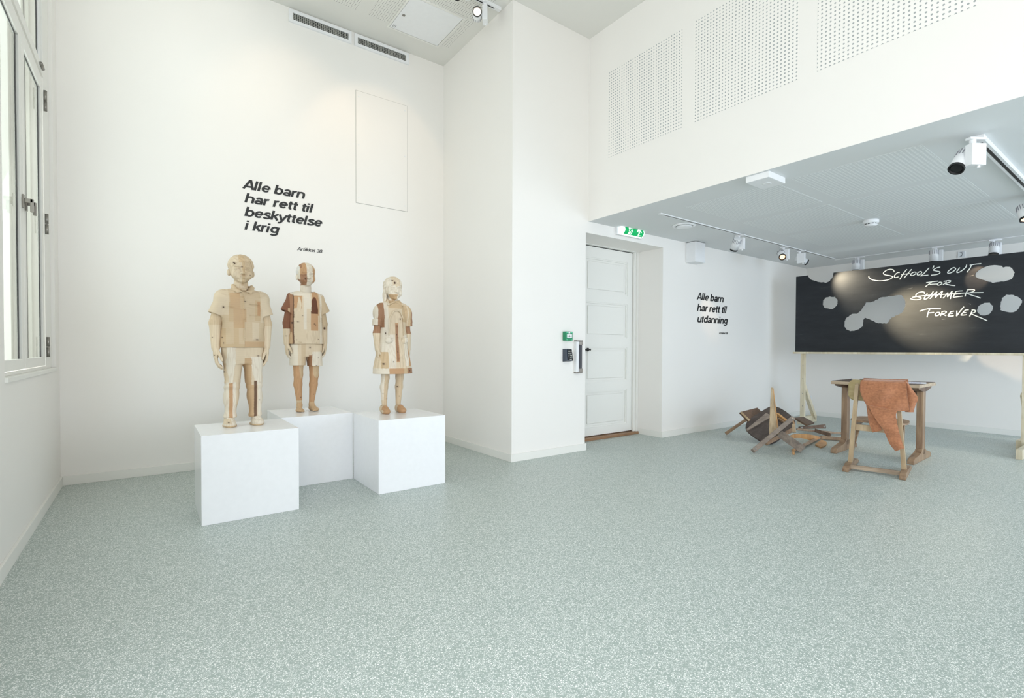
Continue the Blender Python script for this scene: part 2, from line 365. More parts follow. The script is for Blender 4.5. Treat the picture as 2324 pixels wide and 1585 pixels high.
# air grilles
def grille(x0, label):
    g = thing('air_grille', label, 'vent', (x0+.28, YA, 3.93), group=None)
    w_, h_ = .28, .113; bm = bmesh.new()
    box(bm, -w_, -w_+.03, -.018, 0, 0, h_); box(bm, w_-.03, w_, -.018, 0, 0, h_); box(bm, -w_+.03, w_-.03, -.018, 0, 0, .025); box(bm, -w_+.03, w_-.03, -.018, 0, h_-.028, h_)
    finish('grille_frame', bm, M['whitemetal'], g)
    B('duct_opening', -w_+.03, w_-.03, -.003, -.001, .025, h_-.028, M['black'], g)
    n = 30
    for i in range(n):
        x = -w_+.03+(i+.5)*(2*w_-.06)/n; B('vertical_blade', x-.0022, x+.0022, -.016, -.003, .025, h_-.028, M['steel_w'], g)
    for j in range(3):
        z = .025+(j+1)*(.060)/4; B('horizontal_blade', -w_+.03, w_-.03, -.012, -.005, z-.002, z+.002, M['steel_w'], g)
M['steel_w'] = plain('grey_blade', srgb(178, 178, 172), .4, .2)
grille(1.031, 'left one of two white ventilation grilles under the high ceiling')
grille(1.622, 'right one of two white ventilation grilles, above the flush wall panel')
# ------------------------------------------------------------------ window
wn = struct(link('window_1', None)); wn.location = (XL, 3.60, 0)
X1 = -.020
def W(name, y0, y1, z0, z1, x0, x1, mat=None, bevel=.002, parent=wn): return B(name, x0, x1, y0-3.60, y1-3.60, z0, z1, mat or M['trim'], parent, bevel)
W('window_sill', WY0, WY1-.02, .842, .864, -.10, .012)
W('outer_frame', 4.405, WY1, .864, 3.9, -.048, X1)
W('lower_rail', WY0, 4.405, .864, .880, -.048, X1-.002)
W('transom_rail', WY0, 4.405, 2.745, 2.805, -.048, X1+.004)
def casement(y0, y1, gy0, gy1):
    c = W('casement', y0, gy0, .886, 2.738, -.042, X1-.003)
    W('stile', gy1, y1, .886, 2.738, -.042, X1-.003, parent=c); W('bottom_rail', gy0, gy1, .886, .940, -.042, X1-.003, parent=c)
    W('top_rail', gy0, gy1, 2.652, 2.738, -.042, X1-.003, parent=c); W('pane', gy0, gy1, .940, 2.652, -.040, -.037, M['glass'], 0, c)
    W('gasket', gy1-.026, gy1, .940, 2.652, -.037, -.034, M['black'], 0, c); W('gasket', gy0, gy1-.026, 2.646, 2.652, -.037, -.034, M['black'], 0, c)
casement(3.05, 3.755, 3.16, 3.678); casement(3.762, 4.395, 3.822, 4.335)
W('pane', WY0, 4.405, 2.805, 3.9, -.040, -.037, M['glass'], 0)
W('outer_stile', 4.560, 4.632, .842, 3.9, -.245, -.205); W('outer_stile', 4.520, 4.632, .842, 3.9, -.165, -.135); W('outer_stile', 4.590, 4.632, .842, 3.9, -.128, -.110)
W('gasket', 4.30, 4.318, 2.805, 3.9, -.037, -.034, M['black'], 0)
W('transom_bead', 4.318, 4.405, 2.805, 3.9, -.037, -.030, M['whitemetal'], 0)
for z in (1.005, 1.81, 2.61):
    for dz in (-.034, .034):
        bm = bmesh.new(); cyl(bm, (X1+.008, .835, z+dz-.032), (X1+.008, .835, z+dz+.032), .009, n=12); finish('hinge', bm, M['steel'], wn, True)
bm = bmesh.new(); cyl(bm, (X1+.010, .66, 2.775), (X1+.010, .74, 2.775), .010, n=12); finish('hinge', bm, M['steel'], wn, True)
for yy in (.125, .205):
    bm = bmesh.new(); box(bm, X1-.003, X1+.006, yy-.014, yy+.014, 1.755, 1.825); box(bm, X1+.006, X1+.040, yy-.009, yy+.009, 1.785, 1.805); box(bm, X1+.028, X1+.042, yy-.009, yy+.012, 1.735, 1.805)
    finish('window_handle', bm, M['steel'], wn, bevel=.002)
# white board siding of the house opposite, seen through the panes
nb = struct(link('wall_opposite', None)); nb.location = (-4.6, 14.5, 0)
for i in range(40):
    B('board', -.02, 0, -9.5+.36*i, -9.5+.36*i+.34, 0, 5.0, plain('facade_paint', srgb(226, 232, 230), .6) if i == 0 else bpy.data.materials['facade_paint'], nb)
# ------------------------------------------------------------------ door in the niche
dr = struct(link('door_1', None)); dr.location = (4.20, 3.93, 0)
def Dd(name, x0, x1, y0, y1, z0, z1, mat=None, bev=.003, parent=dr): return B(name, x0-4.20, x1-4.20, y0-3.93, y1-3.93, z0, z1, mat or M['trim'], parent, bev)
DX0, DX1, DZ0, DZ1 = 3.74, 4.662, .042, 2.142
PX0, PX1 = 3.865, 4.553; zs = [(.133, .533), (.637, 1.027), (1.135, 1.532), (1.636, 2.022)]
bm = bmesh.new(); f = 3.93
def bb(x0, x1, z0, z1, y0=0, y1=.045): box(bm, x0-4.2, x1-4.2, y0, y1, z0, z1)
bb(DX0, PX0, DZ0, DZ1); bb(PX1, DX1, DZ0, DZ1)
zz = [DZ0]+[q for a in zs for q in a]+[DZ1]
for i in range(0, len(zz), 2): bb(PX0, PX1, zz[i], zz[i+1])
finish('door_leaf', bm, M['trim'], dr)
for (a, b) in zs:
    p = Dd('door_panel', PX0, PX1, 3.93+.018, 3.93+.03, a, b)
    bm = bmesh.new()
    for (x0, x1, z0, z1) in ((PX0, PX0+.014, a, b), (PX1-.014, PX1, a, b), (PX0+.014, PX1-.014, a, a+.014), (PX0+.014, PX1-.014, b-.014, b)): box(bm, x0-4.2, x1-4.2, .006, .018, z0, z1)
    finish('moulding', bm, M['trim'], p)
    Dd('raised_field', PX0+.05, PX1-.05, 3.93+.010, 3.93+.018, a+.04, b-.04, None, .006, p)
Dd('casing', 4.672, XJ, 3.885, 3.975, 0, 2.185); Dd('casing', 4.640, 4.672, 3.900, 3.925, 0.03, 2.150)
Dd('casing', 3.66, XJ, 3.885, 3.975, 2.150, ZN)
Dd('casing', 3.66, 3.735, 3.885, 3.975, 0, 2.150)
Dd('threshold', 3.67, 4.70, 3.868, 3.975, 0, .030, M['threshold'])
bm = bmesh.new(); lathe(bm, (3.905-4.2, -.002, 1.0), (0, -1, 0), [(.02, 0), (.02, .006), (.008, .01), (.008, .035), (.012, .04)], 20); bar(bm, (3.905-4.2, -.04, 1.0), (3.83-4.2, -.04, 1.0), .012, .016)
finish('door_handle', bm, M['black'], dr, True)
Dd('top_gap', DX0, DX1, 3.93, 3.97, 2.142, 2.1485, M['black'], 0)
# ------------------------------------------------------------------ lettering
def arc(cx, cy, rx, ry, a0, a1, n=None):
    n = n or max(int(abs(a1-a0)/15), 3); return [(cx+rx*math.cos(math.radians(a0+(a1-a0)*i/n)), cy+ry*math.sin(math.radians(a0+(a1-a0)*i/n))) for i in range(n+1)]
GL = {'A': ([[(.03, 0), (.34, .97)], [(.38, .97), (.70, 0)], [(.16, .28), (.58, .28)], [(.27, .93), (.45, .93)]], .74), 'l': ([[(.09, 0), (.09, 1)]], .27), 'e': ([[(.12, .355), (.54, .355)], arc(.32, .355, .235, .285, 0, 318)], .64),
 'b': ([[(.09, 0), (.09, 1)], arc(.33, .355, .235, .285, 0, 360)], .67), 'a': ([[(.49, 0), (.49, .50)], arc(.295, .47, .195, .17, 160, 0), arc(.285, .20, .20, .135, 0, 360)], .62), 'r': ([[(.09, 0), (.09, .70)], arc(.31, .40, .22, .235, 180, 75)], .42),
 'n': ([[(.09, 0), (.09, .70)], arc(.32, .42, .225, .22, 180, 0)+[(.545, 0)]], .66), 'h': ([[(.09, 0), (.09, 1)], arc(.32, .42, .225, .22, 180, 0)+[(.545, 0)]], .66),
 't': ([[(.17, .88), (.17, .19)]+arc(.29, .17, .12, .10, 190, 290), [(.02, .635), (.36, .635)]], .38), 'i': ([[(.09, 0), (.09, .70)], [(.09, .83), (.09, .99)]], .27),
 's': ([smooth_pts([(.48, .55), (.40, .625), (.28, .645), (.14, .59), (.12, .48), (.24, .40), (.40, .33), (.48, .22), (.43, .10), (.28, .065), (.13, .09), (.05, .18)], 3)], .56), 'k': ([[(.09, 0), (.09, 1)], [(.50, .70), (.14, .33)], [(.26, .42), (.54, 0)]], .58),
 'y': ([[(.03, .70), (.29, .02)], smooth_pts([(.56, .70), (.30, .02), (.22, -.14), (.13, -.20), (.02, -.20)], 3)], .58), 'u': ([[(.09, .70)]+arc(.32, .28, .225, .22, 180, 360), [(.55, .70), (.55, 0)]], .66), 'd': ([[(.57, 0), (.57, 1)], arc(.33, .355, .235, .285, 0, 360)], .68),
 'g': ([[(.57, .70), (.57, -.04)]+arc(.33, -.04, .24, .16, 0, -150), arc(.33, .38, .235, .265, 0, 360)], .68), '3': ([arc(.28, .72, .21, .21, 150, -90), arc(.28, .28, .24, .225, 90, -155)], .62), '8': ([arc(.30, .73, .20, .20, 0, 360), arc(.30, .28, .24, .225, 0, 360)], .64),
 '2': ([arc(.28, .70, .22, .235, 165, -25)+[(.08, .07)], [(.04, .07), (.53, .07)]], .62), ' ': ([], .30)}
def lettering(name, label, lines, y, xo, zo, bold):
    t = thing(name, label, 'lettering', (xo, y, zo))
    for (nm, txt, x0, x1, zb, ch, bo) in lines:
        pen = 0; S_ = []; prev = ''
        for c_ in txt:
            g_, adv = GL[c_]
            for s_ in g_: S_.append([(pen+px, pz) for px, pz in s_])
            pen += adv
        mx = pen-.02+.10; sx = (x1-x0)/mx; sz = ch; bm = bmesh.new(); wd = .185 if nm == 'text_line' else .15
        for si_, s_ in enumerate(S_):
            if len(s_) > 2 and (Vector(s_[0])-Vector(s_[-1])).length < .01: s_ = s_[:-1]+[s_[0], s_[1]]
            ribbon(bm, [(px, 0, pz) for px, pz in s_], wd, (0, -1, 0), si_*.0001)
        for v in bm.verts: v.co = Vector(((v.co.x+v.co.z*.20)*sx+x0-xo-.02*sx, -.0018+v.co.y, v.co.z*sz+zb-zo))
        q = finish(nm, bm, M['letter'], t)
lettering('wall_lettering', 'black bold slanted text about protection in war on the back wall above the sculptures', [
    ('text_line', 'Alle barn', .662, 1.170, 2.372, .082, .022), ('text_line', 'har rett til', .672, 1.240, 2.256, .082, .022),
    ('text_line', 'beskyttelse', .671, 1.320, 2.139, .082, .022), ('text_line', 'i krig', .671, .948, 2.022, .082, .022), ('caption', 'Artikkel 38', 1.098, 1.318, 1.896, .030, .022)], YA, 1.0, 1.9, 0)
lettering('wall_lettering', 'black bold slanted text about education on the wall beside the door niche', [
    ('text_line', 'Alle barn', 5.369, 5.950, 1.610, .089, .022), ('text_line', 'har rett til', 5.371, 6.022, 1.474, .089, .022),
    ('text_line', 'utdanning', 5.374, 6.045, 1.337, .089, .022), ('caption', 'Artikkel 28', 5.848, 6.046, 1.203, .028, .022)], YC, 5.7, 1.2, 0)
# ------------------------------------------------------------------ exit sign
ex = thing('exit_sign', 'lit green and white exit sign with running figure above the door niche', 'sign', (4.15, YC, 2.245))
eL = at(1410, 530, 'y', YC-.07).x-4.15; eR = at(1461, 530, 'y', YC-.07).x-4.15; 
B('back_box', eL-.02, eR+.015, -.035, 0, -.052, .055, M['white'], ex, .006)
bm = bmesh.new(); n = 10
for side in (0,):
    prof = [(-.035-.045*math.sin(PI*i/n)**.7, -.05+.103*i/n) for i in range(n+1)]
    A = [bm.verts.new((eL, y, z)) for y, z in prof]; C_ = [bm.verts.new((eR, y, z)) for y, z in prof]
    for i in range(n): bm.faces.new((A[i], A[i+1], C_[i+1], C_[i]))
    bm.faces.new(A); bm.faces.new(C_[::-1]); bm.faces.new((A[0], C_[0], C_[-1], A[-1]))
finish('light_cover', bm, plain('lit_cover', srgb(245, 250, 250), .3, 0, (.9, 1, 1, 1), .9), ex, True)
M['exitg'] = plain('lit_green_film', srgb(0, 150, 80), .35, 0, srgb(0, 150, 85), .75); M['exitw'] = plain('lit_white_film', srgb(250, 255, 252), .4, 0, (1, 1, 1, 1), .9)
def curve_y(z): s_ = min(max((z+.05)/.103, 0), 1); return -.035-.045*math.sin(PI*s_)**.7
gx0, gx1 = eL+.05, eR-.012
bm = bmesh.new(); k = 12; zz_ = [-.041+.084*i/k for i in range(k+1)]
A = [bm.verts.new((gx0, curve_y(z)-.0012, z)) for z in zz_]; C_ = [bm.verts.new((gx1, curve_y(z)-.0012, z)) for z in zz_]
for i in range(k): bm.faces.new((A[i], A[i+1], C_[i+1], C_[i]))
finish('green_film', bm, M['exitg'], ex, True)
def inside(p, poly):
    r_ = False; j = len(poly)-1
    for i in range(len(poly)):
        if (poly[i][1] > p[1]) != (poly[j][1] > p[1]) and p[0] < (poly[j][0]-poly[i][0])*(p[1]-poly[i][1])/(poly[j][1]-poly[i][1])+poly[i][0]: r_ = not r_
        j = i
    return r_
def film(name, shapes, mat, off=.002):
    bm = bmesh.new(); cs = .0022
    xs_ = [p[0] for s_ in shapes for p in s_]; zs_ = [p[1] for s_ in shapes for p in s_]; x = min(xs_)
    while x < max(xs_):
        z = min(zs_)
        while z < max(zs_):
            if any(inside((x+cs/2, z+cs/2), s_) for s_ in shapes):
                bm.faces.new([bm.verts.new((px, curve_y(pz)-off, pz)) for px, pz in ((x, z), (x+cs, z), (x+cs, z+cs), (x, z+cs))])
            z += cs
        x += cs
    bmesh.ops.remove_doubles(bm, verts=bm.verts, dist=.0004); finish(name, bm, mat, ex)
gw = gx1-gx0
def gp(u, v): return (gx0+gw*u, -.041+.084*v)
strip = lambda x0, x1, z0, z1, n=5: [[gp(x0, z0+(z1-z0)*i/n), gp(x1, z0+(z1-z0)*i/n), gp(x1, z0+(z1-z0)*(i+1)/n), gp(x0, z0+(z1-z0)*(i+1)/n)] for i in range(n)]
film('door_pictogram', strip(.20, .38, .05, .95), M['exitw'])
def limb(a, b, w_): 
    a = np.array(a); b = np.array(b); d = (b-a)/np.hypot(*(b-a)); s_ = np.array((-d[1]*.5, d[0]))*w_; m = (a+b)/2
    return [[gp(*(a+s_)), gp(*(m+s_)), gp(*(m-s_)), gp(*(a-s_))], [gp(*(m+s_)), gp(*(b+s_)), gp(*(b-s_)), gp(*(m-s_))]]
film('running_figure', limb((.30, .72), (.27, .42), .06)+limb((.30, .68), (.22, .60), .04)+limb((.31, .68), (.38, .56), .04)+limb((.27, .44), (.33, .28), .045)+limb((.33, .28), (.32, .10), .04)+limb((.27, .44), (.22, .26), .045)+limb((.22, .26), (.15, .22), .04)+[[gp(.29, .76), gp(.34, .76), gp(.35, .88), gp(.30, .90)]], M['exitg'], .003)
film('arrow_pictogram', strip(.72, .78, .08, .58, 4)+[[gp(.62, .52), gp(.75, .95), gp(.88, .52), gp(.86, .40), gp(.785, .62), gp(.715, .62), gp(.64, .40)]]+strip(.80, .95, .10, .14, 1), M['exitw'])
# ------------------------------------------------------------------ small fittings on the door-side wall
sp = thing('wall_speaker', 'white box loudspeaker high on the wall beside the exit sign', 'speaker', (5.24, YC, 2.03))
sx0 = at(1545, 560, 'y', YC-.11).x-5.24; sx1 = at(1563, 560, 'y', YC-.11).x-5.24
bm = bmesh.new(); box(bm, -.05-.06, .09, -.13, 0, 0, .235); finish('speaker_housing', bm, M['white'], sp, bevel=.006)
B('speaker_front', -.10, .08, -.134, -.130, .01, .225, M['whitemetal'], sp, .002)
cpnt = thing('call_point', 'green emergency door release box on the column beside the door', 'call point', (3.236, YC, 1.128))
B('call_box', -.045, .045, -.045, 0, -.044, .044, M['green'], cpnt, .005)
B('call_window', -.030, .034, -.047, -.045, -.016, .018, M['white'], cpnt, .002)
M['teal'] = plain('bright_green_marks', srgb(110, 225, 180), .4)
for (a, b) in ((-.036, .034), (.026, .034), (-.036, -.036), (.026, -.036)):
    B('corner_mark', a, a+.012, -.0462, -.045, b-.004, b+.006, M['teal'], cpnt)
B('top_print', -.012, .012, -.0462, -.045, .026, .038, M['white'], cpnt)
bm = bmesh.new(); box(bm, -.003, .005, -.0476, -.047, -.008, .008); bar(bm, (-.026, -.0474, 0), (-.008, -.0474, 0), .0005, .005); bar(bm, (.010, -.0474, 0), (.028, -.0474, 0), .0005, .005)
finish('arrow_marks', bm, M['black'], cpnt)
kp = thing('keypad', 'dark grey code keypad with white digits below the green release box', 'keypad', (3.236, YC, .945))
M['keydark'] = plain('blue_grey_plastic', srgb(66, 74, 86), .4)
bm = bmesh.new()
vs = [bm.verts.new(p) for p in ((-.045, 0, -.062), (.045, 0, -.062), (.045, 0, .062), (-.045, 0, .062), (-.036, -.052, -.052), (.042, -.060, -.052), (.036, -.040, .060), (-.036, -.040, .060))]
for f_ in ((3,2,1,0),(4,5,6,7),(0,1,5,4),(1,2,6,5),(2,3,7,6),(3,0,4,7)): bm.faces.new([vs[i] for i in f_])
finish('keypad_housing', bm, M['keydark'], kp, bevel=.004)
def kpy(z): return -.0605+.0165*(z+.052)/.112
bm = bmesh.new(); 
v4 = [bm.verts.new((x, kpy(z)-.002, z)) for x, z in ((-.026, -.045), (.036, -.045), (.032, .055), (-.026, .055))]; bm.faces.new(v4)
finish('key_field', bm, M['black'], kp)
digs = ['1', '2', '3', '4', '5', '6', '7', '8', '9', '*', '0', '#']
for i, d_ in enumerate(digs):
    c = bpy.data.curves.new('t', 'FONT'); c.body = d_; c.size = .013; c.align_x = 'CENTER'; c.offset = .0006
    o = bpy.data.objects.new('t', c); COL.objects.link(o); dg = bpy.context.evaluated_depsgraph_get(); dg.update(); me = bpy.data.meshes.new_from_object(o.evaluated_get(dg)); bpy.data.objects.remove(o)
    x = -.014+.018*(i % 3); z = .034-.021*(i//3)
    for v in me.vertices: v.co = Vector((v.co.x+x, kpy(v.co.y+z)-.0035, v.co.y+z))
    me.materials.append(M['chalk']); link('key_digit', me, kp)
B('maker_print', -.008, .018, kpy(-.045)-.0035, kpy(-.045)-.0025, -.043, -.039, M['chalk'], kp)
hd = thing('pull_handle', 'steel vertical bar handle with dark grip on the column edge by the door', 'handle', (3.385, YC, .93))
B('back_plate', -.045, -.012, -.035, 0, -.150, .150, M['whitemetal'], hd, .003)
B('end_cap', -.046, .030, -.042, 0, .148, .160, M['steel'], hd, .002); B('end_cap', -.046, .030, -.042, 0, -.160, -.148, M['steel'], hd, .002)
B('bracket', -.010, .034, -.040, 0, .115, .148, M['steel'], hd, .002); B('bracket', -.010, .034, -.040, 0, -.148, -.115, M['steel'], hd, .002)
B('grip', -.008, .028, -.038, -.008, -.115, .115, plain('dark_grip', srgb(70, 70, 76), .5), hd, .004)
# sockets
def socket(name, label, y, z, s_, cross=False):
    t = thing(name, label, 'socket', (XB, y, z)); B('cover_plate', -.010, 0, -s_, s_, -s_, s_, M['white'], t, .002)
    if cross:
        bm = bmesh.new(); Y = lambda p, q: (-.0112, p*s_, q*s_)
        for a, b in (((-.5, .75), (.45, .75)), ((.0, .75), (0, .45)), ((-.4, .1), (-.1, .35)), ((-.4, -.1), (-.1, .1)), ((.0, -.25), (0, -.75)), ((-.25, -.5), (.25, -.5)), ((.5, -.8), (.2, -.6))):
            bar(bm, Y(*a), Y(*b), .004, .001, hint=(1, 0, 0))
        finish('print_marks', bm, M['letter'], t)
    else:
        bm = bmesh.new(); lathe(bm, (-.010, 0, 0), (-1, 0, 0), [(.02, 0), (.02, .002), (.016, .002), (.016, .0005)], 20); finish('socket_ring', bm, M['white'], t)
socket('wall_plate', 'small white plate with faint printed marks on the wall above the blackboard', 1.72, 2.21, .036, True)
socket('wall_socket', 'white socket low on the wall behind the left blackboard post', 3.48, .262, .04)
# ------------------------------------------------------------------ low ceiling fittings
em = thing('emergency_light', 'flat white rectangular emergency light on the low ceiling edge', 'light', (3.665, 1.865, ZL))
B('housing', -.12, .12, -.085, .085, -.045, 0, M['whitemetal'], em, .004)
bm = bmesh.new(); lathe(bm, (.02, 0, -.045), (0, 0, -1), [(.03, 0), (.03, .003), (.022, .004), (.018, .001)], 24); finish('lens', bm, M['white'], em, True)
vv = thing('air_valve', 'round white supply air valve in the low ceiling near the door wall', 'vent', (4.41, 3.07, ZL))
bm = bmesh.new(); lathe(bm, (0, 0, 0), (0, 0, -1), [(.115, 0), (.115, .006), (.105, .014), (.088, .014), (.084, .004)], 40); finish('valve_ring', bm, M['whitemetal'], vv, True)
bm = bmesh.new(); lathe(bm, (0, 0, -.012), (0, 0, -1), [(.076, 0), (.076, .008), (.06, .012), (0.01, .013)], 40); finish('valve_disc', bm, M['whitemetal'], vv, True)
bm = bmesh.new(); lathe(bm, (0, 0, -.0045), (0, 0, -1), [(.083, 0), (.083, .001)], 40); finish('valve_gap', bm, plain('dark_gap', srgb(120, 122, 120)), vv)
sm = thing('smoke_detector', 'round white smoke detector on the perforated low ceiling', 'detector', (5.68, 1.86, ZL))
bm = bmesh.new(); lathe(bm, (0, 0, 0), (0, 0, -1), [(.062, 0), (.066, .006), (.066, .028), (.060, .034), (.048, .036), (.048, .044), (.054, .045), (.050, .056), (.02, .062)], 40); finish('detector_housing', bm, M['white'], sm, True)
for i in range(10):
    a = 2*PI*i/10; bm = bmesh.new(); bar(bm, (.0485*math.cos(a), .0485*math.sin(a), -.0445), (.0485*math.cos(a), .0485*math.sin(a), -.0365), .018, .002, hint=(math.cos(a), math.sin(a), 0)); finish('sensor_slot', bm, M['black'], sm)
# tracks
def track(name, label, x0, x1, y0, y1, along):
    t = thing(name, label, 'track', ((x0+x1)/2, (y0+y1)/2, ZL)); hx, hy = (x1-x0)/2, (y1-y0)/2
    B('track_rail', -hx, hx, -hy, hy, -.008 if along != 'c' else -.030, 0, M['whitemetal'], t, .001)
    z = -.0085 if along != 'c' else -.0305
    if along in 'xc': B('track_slot', -hx+.06, hx-.06, -hy*.35, hy*.35, z, z+.002, M['black'], t)
    else: B('track_slot', -hx*.15, hx*.15, -hy+.06, hy-.06, z, z+.002, plain('slot_grey', srgb(170, 172, 174)), t)
    return t
track('light_track', 'white light track along the door wall on the low ceiling', 3.84, 7.66, 2.918, 2.954, 'x')
track('light_track', 'white light track in front of the blackboard wall', 7.74, 7.776, .6, 2.96, 'y')
track('light_track', 'short light track with dark slot at the right edge of the picture', 3.95, 6.0, .735, .785, 'c')
tt = thing('light_track', 'white light track end on the high ceiling by the column', 'track', (2.0, 3.70, ZT)); B('track_rail', -1.6, .56, -.018, .018, -.03, 0, M['whitemetal'], tt, .002); B('track_slot', -1.58, .50, -.006, .006, -.0305, -.0285, M['black'], tt)
M['lamp'] = plain('lit_lamp_lens', (1, .92, .8, 1), .3, 0, (1, .90, .74, 1), 9); M['lamp_dim'] = plain('dim_lamp_lens', (1, .6, .3, 1), .3, 0, (1, .62, .35, 1), 1.6)
def spotlight(label, x, y, ztop, boxdir, lampdir, side, lens='black', group=None, scale=1.):
    """boxdir: yaw of the driver box's long side; lamp cylinder sits beside it (side = +-1) and points along lampdir"""
    t = thing('track_spotlight', label, 'spotlight', (x, y, ztop), boxdir, group); s_ = scale
    bm = bmesh.new(); box(bm, -.05*s_, .05*s_, -.016, .016, -.012, 0); cyl(bm, (-.02*s_, 0, -.012), (-.02*s_, 0, -.036*s_), .016*s_, n=20); finish('track_adapter', bm, M['whitemetal'], t)
    B('driver_box', -.045*s_, .045*s_, -.022*s_, .022*s_, -.160*s_, -.036*s_, M['whitemetal'], t, .003)
    R_ = Matrix.Rotation(-boxdir, 3, 'Z'); d = (R_ @ Vector(lampdir)).normalized()
    c = Vector((-.018*s_, side*.068*s_, -.105*s_))
    bm = bmesh.new(); r = .040*s_; a = c-d*.065*s_; lathe(bm, a, d, [(r*.96, 0), (r, .004), (r, .124*s_)], 32)
    L_ = finish('lamp_head', bm, M['whitemetal'], t, False)
    for p in L_.data.polygons: p.use_smooth = len(p.vertices) == 4
    bm = bmesh.new(); dd, s1, t1 = frame_from(d)
    for i in range(16):
        an = 2*PI*i/16; o_ = s1*math.cos(an)+t1*math.sin(an); bar(bm, a+o_*(r*.98)+d*.004, a+o_*(r*.98)+d*.048*s_, .005*s_, .006*s_, hint=o_)
    q = finish('cooling_slot', bm, plain('slot_shade', srgb(150, 150, 156)) if 'slot_shade' not in bpy.data.materials else bpy.data.materials['slot_shade'], t); q['kind'] = 'stuff'
    bm = bmesh.new(); e = c+d*.0595*s_; lathe(bm, e, d, [(r*1.01, 0), (r*1.01, .016*s_), (r*.86, .016*s_), (r*.72, .006*s_)], 32); finish('lamp_ring', bm, M['black'], t)
    bm = bmesh.new(); lathe(bm, e+d*.004, d, [(r*.70, 0), (r*.70, .005*s_)], 24); finish('lens', bm, M[lens], t)
    bm = bmesh.new(); cyl(bm, (c.x, side*.02*s_, c.z), (c.x, side*.045*s_, c.z), .013*s_, n=16); cyl(bm, (.02*s_, 0, -.16*s_), (.02*s_, 0, -.172*s_), .008*s_, n=12); finish('pivot', bm, M['whitemetal'], t)
    return t
zc = ZL-.008
spotlight('white track spotlight nearest the exit sign on the door-wall track', 5.24, 2.936, zc, -PI/2+.1, (.40, .60, -.85), -1)
spotlight('white track spotlight with glowing lens, middle of the door-wall track', 6.26, 2.936, zc, -PI/2+.1, (-.75, -.55, -.62), -1, 'lamp_dim')
spotlight('white track spotlight tilted right, last on the door-wall track', 6.68, 2.936, zc, -PI/2+.1, (.75, -.55, -.45), 1)
g = 'track spotlights in front of the blackboard wall'
spotlight('white track spotlight pointing down at the left end of the blackboard', 7.758, 2.66, zc, -PI/2, (-.05, 0, -1), -1, scale=1.1)
spotlight('white track spotlight pointing down above the middle of the blackboard', 7.758, 1.84, zc, -PI/2, (-.05, 0, -1), -1, scale=1.1)
spotlight('white track spotlight tilted to the room at the right end of the blackboard', 7.758, 1.33, zc, -PI/2+.3, (-.35, 0, -.9), -1, scale=1.1)
spotlight('large white track spotlight with black rim near the upper right corner', 3.90, .76, ZL-.030, -.55, (-.62, .20, -.80), 1)
spotlight('track spotlight cut off by the right edge of the picture', 5.78, .76, ZL-.030, -.6, (-.35, -.2, -.8), 1, 'lamp_dim')
spotlight('white track spotlight with glowing warm lens beside the column top', 2.40, 3.70, ZT-.03, .93, (-.50, -.80, -.25), 1, 'lamp')
spotlight('white track spotlight cut off by the top edge of the picture', 2.11, 3.52, ZT-.03, .93, (.1, .9, -.45), 1, 'lamp')
# ------------------------------------------------------------------ pedestals
for (x0, x1, y0, y1, lab) in ((.232, .748, 3.262, 3.775, 'front white cube pedestal under the boy in the collared shirt'), (.757, 1.263, 3.80, 4.34, 'rear white cube pedestal under the boy in shorts'), (1.266, 1.780, 3.275, 3.795, 'right white cube pedestal under the girl in a dress')):
    bm = bmesh.new(); cx_, cy_ = (x0+x1)/2, (y0+y1)/2; box(bm, x0-cx_, x1-cx_, y0-cy_, y1-cy_, 0, .508)
    o = finish('pedestal', bm, M['pedestal'], bevel=.002); o.location = (cx_, cy_, 0); tag(o, lab, 'pedestal')
